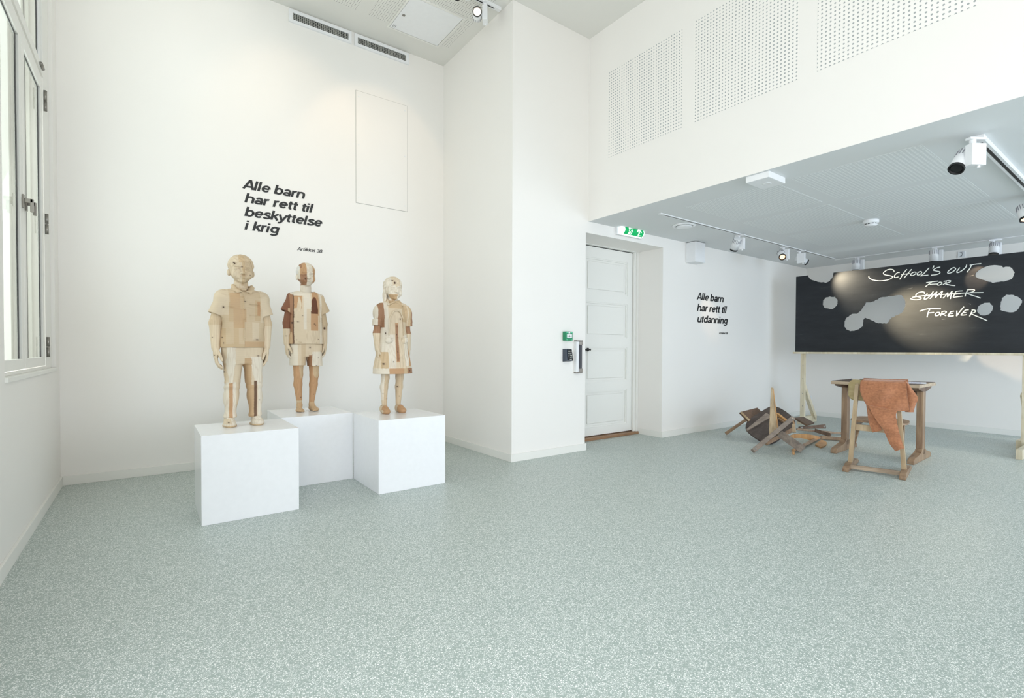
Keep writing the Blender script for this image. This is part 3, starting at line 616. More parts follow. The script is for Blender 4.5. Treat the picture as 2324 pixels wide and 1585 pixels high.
# ------------------------------------------------------------------ carved figures: distance fields meshed with surface nets
class Vol:
    def __init__(s, lo, hi, h):
        s.h = h; s.lo = np.array(lo, np.float32); s.n = [int((b-a)/h)+2 for a, b in zip(lo, hi)]
        s.ax = [(lo[i]+h*np.arange(s.n[i])).astype(np.float32) for i in range(3)]
        s.D = np.full(s.n, .05, np.float32)
    def add(s, fn, lo, hi, k=.004, op='u'):
        pad = k+2.5*s.h; I = []
        for i in range(3):
            a = max(int((lo[i]-pad-s.lo[i])/s.h), 0); b = min(int((hi[i]+pad-s.lo[i])/s.h)+2, s.n[i])
            if b <= a: return
            I.append(slice(a, b))
        X = s.ax[0][I[0]][:, None, None]; Y = s.ax[1][I[1]][None, :, None]; Z = s.ax[2][I[2]][None, None, :]
        d = fn(X, Y, Z).astype(np.float32); c = s.D[I[0], I[1], I[2]]; d = np.broadcast_to(d, c.shape)
        if op == 'u':
            h = np.clip(.5+.5*(c-d)/k, 0, 1); r = c*(1-h)+d*h-k*h*(1-h)
        else:
            h = np.clip(.5-.5*(c+d)/k, 0, 1); r = c*(1-h)-d*h+k*h*(1-h)
        s.D[I[0], I[1], I[2]] = r
    def ell(s, c, r, k=.004, op='u', rx=0):
        c = np.array(c); r = np.array(r); ca, sa = math.cos(rx), math.sin(rx)
        def f(X, Y, Z):
            x = X-c[0]; y0 = Y-c[1]; z0 = Z-c[2]; y = y0*ca+z0*sa; z = -y0*sa+z0*ca
            k0 = np.sqrt((x/r[0])**2+(y/r[1])**2+(z/r[2])**2); k1 = np.sqrt((x/r[0]**2)**2+(y/r[1]**2)**2+(z/r[2]**2)**2)+1e-6
            return k0*(k0-1)/k1
        m = max(r) if rx else None; e = np.array([m]*3) if rx else r
        s.add(f, c-e, c+e, k, op)
    def cap(s, a, b, ra, rb=None, k=.004, op='u', flat=False, yf=1.):
        a = np.array(a, float); b = np.array(b, float); rb = ra if rb is None else rb; ba = b-a; L = ba@ba; m = max(ra, rb)
        def f(X, Y, Z):
            x = X-a[0]; y = (Y-a[1]); z = Z-a[2]; t0 = (x*ba[0]+y*ba[1]+z*ba[2])/L; t = np.clip(t0, 0, 1)
            d = np.sqrt((x-t*ba[0])**2+((y-t*ba[1])/yf)**2+(z-t*ba[2])**2)-(ra+(rb-ra)*t)
            if flat: d = np.maximum(d, np.maximum(-t0, t0-1)*math.sqrt(L))
            return d
        s.add(f, np.minimum(a, b)-m*max(1, yf), np.maximum(a, b)+m*max(1, yf), k, op)
    def stack(s, zs, cx, cy, rx, ry, k=.004, n=2.3, fold=None, op='u'):
        zs = np.array(zs, float); z0, z1 = zs[0], zs[-1]; I = lambda v, Z: np.interp(Z, zs, np.broadcast_to(np.array(v, float), zs.shape))
        def f(X, Y, Z):
            zq = Z.ravel(); A = [I(v, zq)[None, None, :].astype(np.float32) for v in (cx, cy, rx, ry)]
            px = (X-A[0]); py = (Y-A[1]); q = ((np.abs(px)/A[2])**n+(np.abs(py)/A[3])**n)**(1/n)
            d = (q-1)*np.minimum(A[2], A[3])
            if fold is not None: d = d+fold(X, Y, Z)
            return np.maximum(d, np.maximum(z0-Z, Z-z1))
        m = np.max(rx); cxm = np.array(cx, float); cym = np.array(cy, float)
        s.add(f, (cxm.min()-m, cym.min()-np.max(ry), z0), (cxm.max()+m, cym.max()+np.max(ry), z1), k, op)
    def mesh(s):
        D = s.D; D = D.copy(); D[0] = D[-1] = .05; D[:, 0] = D[:, -1] = .05; D[:, :, 0] = D[:, :, -1] = .05
        inn = D < 0; c = np.zeros([n-1 for n in s.n], np.int8)
        for dx in (0, 1):
            for dy in (0, 1):
                for dz in (0, 1): c += inn[dx:s.n[0]-1+dx, dy:s.n[1]-1+dy, dz:s.n[2]-1+dz]
        act = (c > 0) & (c < 8); idx = np.full(c.shape, -1, np.int32); P = np.argwhere(act); idx[act] = np.arange(len(P))
        acc = np.zeros((len(P), 3)); cnt = np.zeros(len(P)); cor = [(dx, dy, dz) for dx in (0, 1) for dy in (0, 1) for dz in (0, 1)]
        val = {q: D[P[:, 0]+q[0], P[:, 1]+q[1], P[:, 2]+q[2]] for q in cor}
        for q in cor:
            for ax in range(3):
                if q[ax]: continue
                r = list(q); r[ax] = 1; r = tuple(r); a, b = val[q], val[r]; m = (a < 0) != (b < 0); t = np.where(m, a/np.where(m, a-b, 1), 0)
                p = np.tile(np.array(q, float), (len(P), 1)); p[:, ax] += t; acc[m] += p[m]; cnt[m] += 1
        V = (P+acc/cnt[:, None])*s.h+s.lo
        F = []
        for ax in range(3):
            sl0 = [slice(1, n-1) for n in s.n]; sl0[ax] = slice(0, s.n[ax]-1); sl1 = list(sl0); sl1[ax] = slice(1, s.n[ax])
            a = inn[tuple(sl0)]; b = inn[tuple(sl1)]; E_ = np.argwhere(a != b); off = np.array([1, 1, 1]); off[ax] = 0; E_ = E_+off
            fl = inn[E_[:, 0], E_[:, 1], E_[:, 2]]; u, w_ = [(1, 2), (2, 0), (0, 1)][ax]; q = []
            for du, dw in ((1, 1), (0, 1), (0, 0), (1, 0)):
                e = E_.copy(); e[:, u] -= du; e[:, w_] -= dw; q.append(idx[e[:, 0], e[:, 1], e[:, 2]])
            q = np.stack(q, 1); q[~fl] = q[~fl][:, ::-1]; F.append(q)
        return V, np.concatenate(F)
def wob(seed, f, amp):
    r = np.random.RandomState(seed); K = r.randn(7, 3)*f; ph = r.rand(7)*6.28
    def g(X, Y, Z):
        o = 0
        for (a, b, c), p in zip(K, ph): o = o+np.sin(a*X+b*Y+c*Z+p)
        return (amp/2.6*o).astype(np.float32)
    return g
def to_obj(name, parts, colfn, parent, shift=(0, 0, 0)):
    V = []; F = []; o = 0
    for v, f in parts: V.append(v); F.append(f+o); o += len(v)
    V = np.concatenate(V); F = np.concatenate(F); me = bpy.data.meshes.new(name)
    me.vertices.add(len(V)); me.vertices.foreach_set('co', V.astype(np.float32).ravel())
    me.loops.add(F.size); me.loops.foreach_set('vertex_index', F.astype(np.int32).ravel())
    me.polygons.add(len(F)); me.polygons.foreach_set('loop_start', np.arange(0, F.size, 4, dtype=np.int32))
    me.polygons.foreach_set('use_smooth', np.ones(len(F), bool)); me.update(calc_edges=True); me.validate()
    c = colfn(V).astype(np.float32); a = me.color_attributes.new('col', 'FLOAT_COLOR', 'POINT'); a.data.foreach_set('color', c.ravel())
    me.materials.append(M['carved']); return link(name, me, parent)
TONE = {k: np.array(srgb(*v)[:3]) for k, v in dict(cream=(232, 214, 184), pale=(240, 230, 210), white=(238, 236, 228), tan=(216, 190, 152), warm=(214, 182, 142), brown=(172, 130, 98),
        red=(140, 92, 66), dark=(112, 68, 44), orange=(206, 164, 122), umber=(120, 92, 70), knot=(74, 44, 30), soft=(222, 200, 166)).items()}
def painter(base, patches, knots=(), seed=0, bgrain=0.):
    nz = wob(seed+50, 60, .0016); n2 = wob(seed+9, 9, 1.0)
    def f(V):
        x, y, z = V.T; c = np.tile(TONE[base], (len(V), 1)); g = np.full(len(V), bgrain)
        dx = nz(x, y, z); dz = nz(y, z, x)
        for p in patches:
            x0, x1, z0, z1, t = p[:5]; gr = p[5] if len(p) > 5 else (bgrain if bgrain >= .9 else 0); yr = p[6] if len(p) > 6 else None; sh = p[7] if len(p) > 7 else 'r'
            if sh == 'r': m = (x > x0) & (x < x1) & (z > z0) & (z < z1)
            else:                                   # flame-shaped block end: narrows upward or downward
                mx = (x0+x1)/2; hw = (x1-x0)/2; u = (z-z0)/(z1-z0); u = u if sh == 'up' else 1-u
                m = (u > 0) & (u < 1) & (np.abs(x+dx*2-mx) < hw*np.sqrt(np.clip(1-u**2, 0, 1)))
            if yr is not None: m = m & (y > yr[0]) & (y < yr[1])
            c[m] = TONE[t]; g[m] = gr
        for kx, kz, rx, rz in knots:
            q = np.sqrt(((x-kx)/rx)**2+((z-kz)/rz)**2)*1.25; w_ = np.clip((1.5-q)/.9, 0, 1)*(y < .03); c = c*(1-w_[:, None])+TONE['knot']*w_[:, None]
            w2 = np.exp(-((q-2.2)/.5)**2)*.15*(y < .03); c = c*(1-w2[:, None])+TONE['umber']*w2[:, None]
        c *= np.array([.86, .85, .86])*(1+.045*n2(x, y, z))[:, None]
        return np.concatenate([np.clip(c, 0, 1), g[:, None]], 1)
    return f
def make_head(cx, cy, zc, hh, wid=1., kind='boy', h=.0017):
    """head with face looking to -y; zc is the chin, hh the head height"""
    v = Vol((cx-.52*hh, cy-.66*hh, zc-.36*hh), (cx+.52*hh, cy+.62*hh, zc+1.06*hh), h)
    U = lambda x, y, z: (cx+x*hh*wid, cy+y*hh, zc+z*hh); R = lambda a, b, c: (a*hh*wid, b*hh, c*hh); q = hh
    v.ell(U(0, .05, .63), R(.375, .45, .365)); v.ell(U(0, -.10, .45), R(.325, .31, .36), .03*q); v.ell(U(0, -.15, .20), R(.225, .22, .17), .08*q)
    v.ell(U(0, .08, .42), R(.325, .36, .30), .05*q); v.ell(U(0, -.29, .085), R(.10, .10, .08), .05*q)
    for s_ in (-1, 1): v.ell(U(s_*.18, -.24, .29), R(.13, .13, .14), .06*q)
    v.ell(U(0, -.35, .21), R(.15, .08, .10), .05*q)
    for s_ in (-1, 1):
        v.ell(U(s_*.15, -.435, .455), R(.10, .075, .062), .035*q, 's')
        v.ell(U(s_*.15, -.335, .452), R(.085, .062, .048), .012*q)
        v.cap(U(s_*.07, -.392, .468), U(s_*.155, -.412, .492), .010*q, .012*q, .006*q); v.cap(U(s_*.155, -.412, .492), U(s_*.235, -.36, .468), .012*q, .009*q, .006*q)
        v.cap(U(s_*.085, -.388, .435), U(s_*.22, -.365, .430), .009*q, .008*q, .008*q)
        v.cap(U(s_*.07, -.405, .555), U(s_*.24, -.335, .555), .026*q, .020*q, .04*q)
        v.ell(U(s_*.350, .04, .375), R(.062, .060, .118), .012*q, 'u', -.15); v.ell(U(s_*.415, .01, .39), R(.030, .034, .070), .012*q, 's', -.15)
    v.cap(U(0, -.385, .50), U(0, -.475, .345), .026*q, .044*q, .03*q); v.ell(U(0, -.485, .325), R(.058, .048, .042), .02*q)
    for s_ in (-1, 1): v.ell(U(s_*.058, -.435, .315), R(.036, .045, .032), .012*q); v.ell(U(s_*.034, -.475, .288), R(.016, .022, .012), .006*q, 's')
    v.ell(U(0, -.425, .228), R(.105, .042, .026), .012*q); v.ell(U(0, -.418, .182), R(.088, .042, .028), .012*q)
    v.cap(U(-.10, -.455, .200), U(0, -.475, .206), .008*q, .010*q, .010*q, 's'); v.cap(U(0, -.475, .206), U(.10, -.455, .200), .010*q, .008*q, .010*q, 's')
    v.ell(U(0, -.43, .145), R(.07, .022, .016), .02*q, 's')
    v.cap(U(0, .02, .22), U(0, .06, -.30), .20*q*wid, .235*q*wid, .05*q)
    return v
def make_hair(cx, cy, zc, hh, kind, wid=1., h=.0019):
    v = Vol((cx-.56*hh, cy-.66*hh, zc-(.55 if kind == 'girl' else .1)*hh), (cx+.56*hh, cy+.70*hh, zc+1.12*hh), h); q = hh
    C = np.array((cx, cy+.055*q, zc+.635*q)); Rr = np.array((.39*wid, .468, .378))*q
    if kind == 'girl': Rr = np.array((.385, .475, .388))*q
    def f(X, Y, Z):
        x = (X-C[0])/Rr[0]; y = (Y-C[1])/Rr[1]; z = (Z-C[2])/Rr[2]; k0 = np.sqrt(x*x+y*y+z*z)+1e-6; d = (k0-1)*Rr[0]
        xx = (X-cx)/q; yy = (Y-cy)/q; zz = (Z-zc)/q; ax = np.abs(xx)
        front = 1/(1+np.exp((yy+.14)*40)); side = 1/(1+np.exp((yy-.10)*40))      # 1 ahead of the temple, 1 ahead of the ear
        if kind == 'side':                       # combed fringe swept to one side
            d = d+.0010*np.sin(62*(xx*.8+zz*.6)+5*yy)
            lf = .70+.16*xx+.015*np.sin(34*xx)-.24*np.clip((ax-.24)/.08, 0, 1)
            line = lf*front+(1-front)*(side*.48+(1-side)*.26)
        elif kind == 'short':
            d = d+.0009*np.sin(90*xx+40*zz)*np.sin(80*zz+30*yy)+.0014; lf = .80-.30*ax; line = lf*front+(1-front)*(side*.50+(1-side)*.26)
        else:                                    # bangs, the rest combed back behind the ears
            d = d+.0016*np.sin(40*xx+9*zz)*front+.0014*np.sin(44*zz+12*yy)*(1-front)
            lf = .60-.06*np.cos(9*xx)+.02*np.sin(40*xx)-.30*np.clip((ax-.26)/.06, 0, 1); line = lf*front+(1-front)*(side*.46+(1-side)*.05)
        return np.maximum(d, (line-zz)*q)
    v.add(f, C-Rr*1.06, C+Rr*1.06, .002)
    if kind == 'girl':
        v.ell((cx, cy+.30*q, zc+.22*q), (.34*q, .18*q, .46*q), .04*q); v.ell((cx, cy+.36*q, zc-.12*q), (.27*q, .12*q, .36*q), .05*q)
        for s_ in (-1,):
            v.ell((cx+s_*.335*q, cy+.12*q, zc+.20*q), (.045*q, .13*q, .34*q), .04*q); v.cap((cx+s_*.335*q, cy-.12*q, zc+.50*q), (cx+s_*.325*q, cy-.04*q, zc+.16*q), .020*q, .024*q, .02*q)
            v.cap((cx+s_*.325*q, cy-.04*q, zc+.16*q), (cx+s_*.30*q, cy+.12*q, zc-.20*q), .024*q, .035*q, .03*q)
        X = v.ax[0][:, None, None]; Y = v.ax[1][None, :, None]; Z = v.ax[2][None, None, :]
        v.D = (v.D+.0010*np.sin(340*X+150*Y+40*Z)*(Z < zc+.45*q)).astype(np.float32)
    return v
def hand(v, wx, wy, wz, s_, L, curl=.5):
    """relaxed hand hanging from the wrist, thumb to the front; s_=-1 is the figure's right"""
    v.ell((wx, wy-.003, wz-.26*L), (.105*L, .22*L, .30*L), .012)
    lens = (.40, .46, .43, .34)
    for i in range(4):
        y = wy-.165*L+i*.105*L; x = wx-s_*.0*L; l = lens[i]*L; r = .052*L
        a = (x, y, wz-.46*L); b = (x-s_*.03*L, y+.01*L, wz-.46*L-l*.45); c = (x-s_*.11*L, y+.02*L, wz-.46*L-l*.78); d = (x-s_*.21*L, y+.02*L, wz-.46*L-l*.98)
        v.cap(a, b, r*1.05, r, .004); v.cap(b, c, r, r*.93, .003); v.cap(c, d, r*.93, r*.8, .003)
    a = (wx-s_*.03*L, wy-.12*L, wz-.12*L); b = (wx-s_*.12*L, wy-.27*L, wz-.33*L); c = (wx-s_*.19*L, wy-.31*L, wz-.55*L)
    v.cap(a, b, .075*L, .062*L, .006); v.cap(b, c, .062*L, .048*L, .003)

def figure(label, loc, sp):
    """sp: measured joints of one child figure (x right, y back, z up; faces -y)"""
    t = thing('wooden_sculpture', label, 'sculpture', loc, 0, None)
    g = sp['girl'] if 'girl' in sp else False
    (hx, hy, chin, hh) = sp['head']; H = make_head(hx, hy, chin, hh, sp.get('wid', 1), 'girl' if g else 'boy')
    hv = H.mesh()
    zt = chin
    v = Vol((-.25, -.16, -.005), (.25, .14, zt+.02), .0026)
    for s_, k in ((-1, 'R'), (1, 'L')):
        sh, el, wr = sp['arm'+k]; ra = sp['ra']
        v.cap(sh, el, ra[0], ra[1], .01); v.cap(el, wr, ra[1]*1.02, ra[2], .01, yf=1.1); hand(v, wr[0], wr[1], wr[2], s_, sp['hand'])
        hp, kn, an = sp['leg'+k]; rl = sp['rl']
        v.cap(hp, kn, rl[0], rl[1], .012)
        mid = tuple(np.array(kn)*.66+np.array(an)*.34+np.array((s_*.004, .010, 0))); v.cap(kn, mid, rl[1]*.98, rl[2], .012); v.cap(mid, an, rl[2], rl[3], .012)
        if sp['shoe'] == 'foot':                 # bare feet with toes
            ax_, ay_, az_ = an; tx = ax_+s_*.012
            v.ell((ax_, ay_+.008, .022), (.021, .024, .024), .012); v.cap((ax_, ay_-.005, .045), (tx, ay_-.055, .018), .022, .017, .012)
            v.ell((tx, ay_-.060, .014), (.030, .034, .014), .012)
            for i in range(5): v.ell((tx-s_*(.021-.0105*i), ay_-.094+.0035*i*i*.6, .009), (.0075-.0007*i, .013, .008), .003)
        else: v.ell((an[0], an[1]-.01, .025), (.02, .03, .02), .01)
    v.add(lambda X, Y, Z: Z+0*X+0*Y-.0005, (-.2, -.15, -.02), (.2, .1, 0), .001, 's')
    v.cap((0, .01, zt-.03), (0, .01, sp['waist']), .035, .05, .01); v.cap(sp['armR'][0], sp['armL'][0], .03, .03, .02); v.cap((-.04, 0, sp['waist']), (.04, 0, sp['waist']), .045, .045, .02)
    to_obj('body', [hv, v.mesh()], painter(*sp['c_body']), t)
    hr = make_hair(hx, hy, chin, hh, sp['hair'], sp.get('wid', 1)); to_obj('hair', [hr.mesh()], painter(*sp['c_hair']), t)
    if sp['shoe'] == 'shoe':
        for s_, k in ((-1, 'R'), (1, 'L')):
            an = sp['leg'+k][2]; a = sp['shoew']; x = an[0]+s_*.006; y = an[1]; S_ = Vol((x-.07, y-.13, -.002), (x+.07, y+.07, .10), .0022)
            S_.ell((x, y+.012, .030), (a*.82, .038, .036), .012); S_.ell((x+s_*.003, y-.052, .018), (a, .052, .026), .016); S_.ell((x, y-.02, .035), (a*.8, .045, .030), .014)
            if not g:
                S_.stack([0, .008, .010], x, y-.022, [a*1.08, a*1.08, a*1.02], [.084, .084, .08], .002, 2.2)
                for i in range(4): S_.cap((x-.018, y-.030-.014*i, .060-.006*i), (x+.018, y-.034-.014*i, .060-.006*i), .003, .003, .002)
            else: S_.ell((x, y-.005, .062), (a*.55, .034, .022), .006, 's')
            S_.add(lambda X, Y, Z: Z*1.0+0*X+0*Y+.0, (x-.07, y-.13, -.02), (x+.07, y+.07, .0), .001, 's')
            to_obj('shoe', [S_.mesh()], painter(*sp['c_shoe'+('' if not g else k)]), t)
    sp['clothes'](t, sp)
    return t
def shirt_common(v, r, sh, sw, ne):
    for s_ in (-1, 1):
        v.cap((s_*.03, .005, sh[1]+.012), (s_*sh[0], .003, sh[1]-.012), .030, .034, .02)
def clothes1(t, sp):
    fo = wob(3, 42, .0022); f2 = wob(5, 20, .003)
    v = Vol((-.23, -.13, .485), (.22, .12, .93), .0028)
    fs = lambda X, Y, Z: fo(X, Y, Z*1.2)+.0022*np.sin(60*X+25*Z)*(Z < .75)
    v.stack([.497, .505, .58, .66, .75, .81, .850, .872], 0, .003, [.129, .130, .127, .122, .124, .122, .098, .055], [.088, .089, .086, .083, .086, .080, .064, .045], .004, 2.5, fs)
    shirt_common(v, 0, (.110, .838), 0, 0)
    for s_ in (-1, 1):
        e_ = .012 if s_ > 0 else 0
        v.ell((s_*.112, .002, .812), (.046, .054, .044), .02); v.cap((s_*.098, .002, .816), (s_*(.146-e_), .002, .702), .048, .048, .016, flat=True, yf=1.15)
        v.cap((s_*(.144-e_), .002, .708), (s_*(.153-e_), .002, .685), .040, .041, .003, 's', flat=True, yf=1.15)
        v.cap((s_*.158, .0, .706), (s_*.118, -.045, .752), .004, .007, .008)
        # collar leaf
        v.cap((s_*.054, .0, .892), (s_*.006, -.064, .862), .010, .006, .003); v.cap((s_*.052, -.022, .880), (s_*.036, -.074, .846), .015, .009, .004, yf=.6); v.cap((s_*.050, -.060, .858), (s_*.016, -.076, .850), .010, .006, .005, yf=.7)
        v.cap((s_*.050, .015, .886), (0, .058, .885), .012, .012, .005)
    v.ell((0, -.02, .905), (.044, .046, .05), .004, 's')
    v.cap((.006, -.090, .845), (.006, -.092, .50), .0022, .0022, .004, 's'); v.cap((-.002, -.084, .84), (-.002, -.087, .50), .003, .003, .006)
    for z in (.80, .74, .68, .62, .56): v.ell((-.001, -.0895, z), (.005, .003, .005), .002)
    v.cap((.030, -.084, .77), (.085, -.078, .772), .0025, .0025, .004); v.cap((.030, -.084, .70), (.085, -.078, .70), .002, .002, .004)
    to_obj('shirt', [v.mesh()], painter('soft', [(-.3, -.085, .70, .9, 'cream'), (-.085, -.06, .66, .78, 'tan'), (-.078, -.022, .74, .84, 'warm'), (-.022, .0, .70, .82, 'tan'), (-.060, .01, .62, .74, 'warm'),
        (-.3, -.100, .5, .62, 'tan'), (-.060, -.03, .5, .62, 'tan'), (.0, .045, .5, .66, 'soft'), (.062, .095, .67, .80, 'tan'), (.075, .093, .70, .79, 'orange'), (.045, .085, .55, .66, 'cream'), (.095, .3, .66, .9, 'cream'), (.0, .3, .5, .535, 'warm'), (-.3, .0, .5, .52, 'tan')],
        [(.072, .548, .011, .0045), (-.112, .748, .006, .006), (.004, .787, .006, .003), (-.118, .56, .003, .004), (-.112, .525, .002, .005), (.02, .865, .004, .003)], 1), t)
    v = Vol((-.15, -.12, .03), (.15, .12, .53), .0028)
    fr = lambda s: (lambda X, Y, Z: (.0042*np.sin(88*Z+6*np.sin(22*Z)+14*Y)*np.clip((.30-Z)*8, 0, 1)*np.clip((-s*X+.12)*9, .15, 1)+fo(X, Y, Z)))
    v.stack([.052, .08, .15, .22, .30, .40, .50], [-.071, -.071, -.068, -.063, -.058, -.055, -.055], [.004, .004, .002, 0, 0, 0, 0], [.034, .037, .040, .044, .047, .056, .060], [.042, .044, .046, .050, .055, .064, .070], .004, 2.3, fr(1))
    v.stack([.050, .08, .15, .22, .30, .40, .50], [.071, .071, .069, .066, .062, .058, .055], [.004, .004, .002, 0, 0, 0, 0], [.036, .039, .041, .045, .049, .057, .060], [.042, .044, .046, .050, .055, .064, .070], .004, 2.3, fr(-1))
    v.stack([.395, .44, .515], 0, 0, [.105, .118, .121], [.066, .074, .076], .012)
    to_obj('trousers', [v.mesh()], painter('cream', [(-.3, -.045, .0, .28, 'pale', 1), (-.098, -.050, .27, .50, 'pale', 1, None, 'down'), (-.3, -.098, .27, .40, 'soft'), (-.040, .0, .30, .5, 'cream'), (.0, .042, .04, .43, 'warm', 0, None, 'r'), (.042, .115, .26, .44, 'pale', 1, None, 'down'),
        (.080, .3, .0, .3, 'pale', 1), (-.083, -.063, .0, .275, 'orange'), (.058, .073, .0, .285, 'umber'), (.042, .058, .04, .26, 'warm')],
        [(-.108, .345, .006, .005), (.08, .445, .008, .003), (.088, .16, .003, .003)], 4, .5), t)
def clothes2(t, sp):
    fo = wob(13, 38, .0018)
    v = Vol((-.22, -.13, .515), (.22, .12, .965), .0028)
    v.stack([.528, .535, .62, .72, .82, .885, .915, .938], 0, .003, [.129, .130, .126, .123, .124, .118, .100, .062], [.086, .087, .084, .081, .083, .076, .066, .052], .004, 2.5, lambda X, Y, Z: fo(X, Y, Z)+.0016*np.sin(50*X+30*Z)*(Z < .7))
    shirt_common(v, 0, (.105, .906), 0, 0)
    for s_ in (-1, 1):
        v.cap((s_*.086, .002, .890), (s_*.140, .002, .775), .046, .047, .014, flat=True, yf=1.15); v.cap((s_*.137, .002, .781), (s_*.148, .002, .757), .037, .038, .003, 's', flat=True, yf=1.15)
        v.cap((s_*.07, -.06, .88), (s_*.10, -.055, .74), .003, .005, .012)
    v.ell((0, -.015, .962), (.064, .060, .050), .004, 's'); v.cap((-.125, -.075, .540), (.125, -.075, .540), .002, .002, .003, 's')
    to_obj('shirt', [v.mesh()], painter('cream', [(-.3, -.122, .5, 1, 'red'), (-.142, -.112, .5, .80, 'warm'), (-.122, -.100, .50, 1, 'umber'), (-.128, -.108, .50, 1, 'brown'), (-.100, .0, .90, 1, 'pale'), (-.100, -.045, .80, .90, 'orange'), (-.085, -.05, .78, .89, 'cream', 1, None, 'up'), (-.045, -.035, .60, .9, 'cream'),
        (-.035, .018, .64, .96, 'pale'), (-.012, .018, .64, .80, 'cream'), (.030, .080, .75, .94, 'orange'), (.018, .076, .765, .895, 'dark', 0, None, 'up'), (.018, .074, .632, .765, 'orange'), (.080, .3, .70, .96, 'soft'), (.092, .105, .5, .94, 'pale'), (-.3, -.112, .5, .62, 'warm'), (-.02, .07, .53, .632, 'cream', 1), (.3, .3, 0, 0, 'cream')],
        [(-.075, .698, .007, .003), (.044, .685, .003, .006), (.054, .678, .003, .006), (-.085, .56, .003, .003), (.076, .565, .004, .003), (-.11, .69, .006, .01), (-.042, .745, .005, .002)], 2), t)
    v = Vol((-.16, -.12, .34), (.16, .12, .55), .0028)
    v.stack([.362, .368, .44, .52], [-.062, -.062, -.060, -.058], 0, [.054, .055, .058, .060], [.070, .071, .070, .066], .004, 2.4, fo); v.stack([.356, .362, .44, .52], [.064, .064, .062, .058], 0, [.055, .056, .058, .060], [.070, .071, .070, .066], .004, 2.4, fo)
    v.stack([.43, .47, .54], 0, 0, [.110, .118, .118], [.066, .072, .074], .01)
    to_obj('shorts', [v.mesh()], painter('cream', [(-.3, -.075, .3, .6, 'pale'), (-.05, -.02, .3, .6, 'soft'), (.006, .030, .34, .44, 'brown'), (.03, .3, .3, .47, 'pale', 1)],
        [(.012, .50, .006, .006), (.03, .445, .002, .004), (.075, .42, .003, .003), (.06, .36, .005, .003), (.10, .47, .003, .004)], 3, .4), t)
def clothes3(t, sp):
    fo = wob(23, 34, .0018)
    v = Vol((-.18, -.15, .29), (.18, .14, .89), .0028)
    pl = lambda X, Y, Z: fo(X, Y, Z)+.0022*np.sin(46*np.arctan2(Y, X*1.2)*.6)*np.clip((.60-Z)*5, 0, 1)
    v.stack([.303, .345], 0, 0, [.152, .149], [.121, .118], .002, 2.1)
    v.stack([.335, .345, .45, .57, .66, .74, .80, .835, .858], 0, 0, [.145, .145, .125, .107, .101, .100, .088, .070, .044], [.115, .114, .098, .080, .075, .076, .068, .056, .040], .003, 2.2, pl)
    for s_ in (-1, 1):
        v.cap((s_*.03, .0, .838), (s_*.090, 0, .815), .028, .030, .012)
        v.ell((s_*.112, .0, .762), (.043, .052, .068), .012); v.cap((s_*.122, .0, .715), (s_*.126, .0, .668), .036, .034, .004, flat=True, yf=1.1)
        v.cap((s_*.1235, .0, .690), (s_*.1285, .0, .650), .026, .026, .003, 's', flat=True)
        for i in range(6): a = -PI*.15-i*.42; v.cap((s_*.112+.036*math.cos(a), .046*math.sin(a), .79), (s_*.122+.034*math.cos(a), .036*math.sin(a), .70), .0035, .0035, .006)
        # collar leaf, bib arch, pocket
        v.cap((s_*.040, .01, .872), (s_*.008, -.050, .850), .010, .008, .004); v.cap((s_*.012, -.054, .850), (s_*.052, -.056, .828), .009, .007, .010); v.cap((s_*.045, -.02, .860), (s_*.056, -.054, .830), .009, .007, .010)
        v.cap((s_*.060, -.073, .60), (s_*.056, -.076, .72), .0045, .0045, .006); v.cap((s_*.056, -.076, .72), (s_*.028, -.082, .775), .0045, .0045, .006); v.cap((s_*.028, -.082, .775), (0, -.083, .785), .0045, .0045, .006)
        v.ell((s_*.062, -.076, .555), (.030, .016, .022), .006); v.cap((s_*.036, -.090, .575), (s_*.086, -.078, .575), .004, .004, .005)
    v.ell((0, -.015, .89), (.036, .042, .045), .004, 's')
    v.cap((.004, -.092, .76), (.004, -.126, .36), .002, .002, .003, 's')
    for z in (.66, .58, .50, .42): v.ell((.001, -.085-.03*(.70-z)/.3, z), (.005, .004, .005), .002)
    to_obj('dress', [v.mesh()], painter('cream', [(-.3, -.060, .45, .85, 'pale'), (-.132, -.084, .655, .84, 'brown', 0, None, 'r'), (-.3, -.132, .66, .84, 'pale'), (.112, .3, .655, .84, 'tan'), (.130, .3, .655, .78, 'brown'), (-.06, .06, .60, .78, 'cream', 1, None, 'up'), (-.12, -.07, .345, .47, 'tan'),
        (-.070, -.015, .345, .60, 'pale', 1), (.014, .06, .345, .70, 'cream', 1), (.06, .12, .36, .60, 'pale', 1), (.10, .3, .36, .50, 'orange'), (-.013, .013, .39, .69, 'orange'), (-.009, .009, .40, .68, 'brown'), (-.05, .05, .80, .86, 'tan'), (.05, .10, .70, .83, 'tan'),
        (-.3, .3, .29, .345, 'pale'), (-.070, .045, .29, .345, 'orange'), (.045, .075, .29, .345, 'tan'), (.075, .3, .29, .345, 'brown')],
        [(-.105, .38, .009, .007), (-.035, .395, .004, .005), (-.078, .61, .004, .010), (.03, .72, .008, .006), (.10, .325, .006, .006), (.0, .60, .004, .004), (.0, .47, .004, .004)], 5), t)
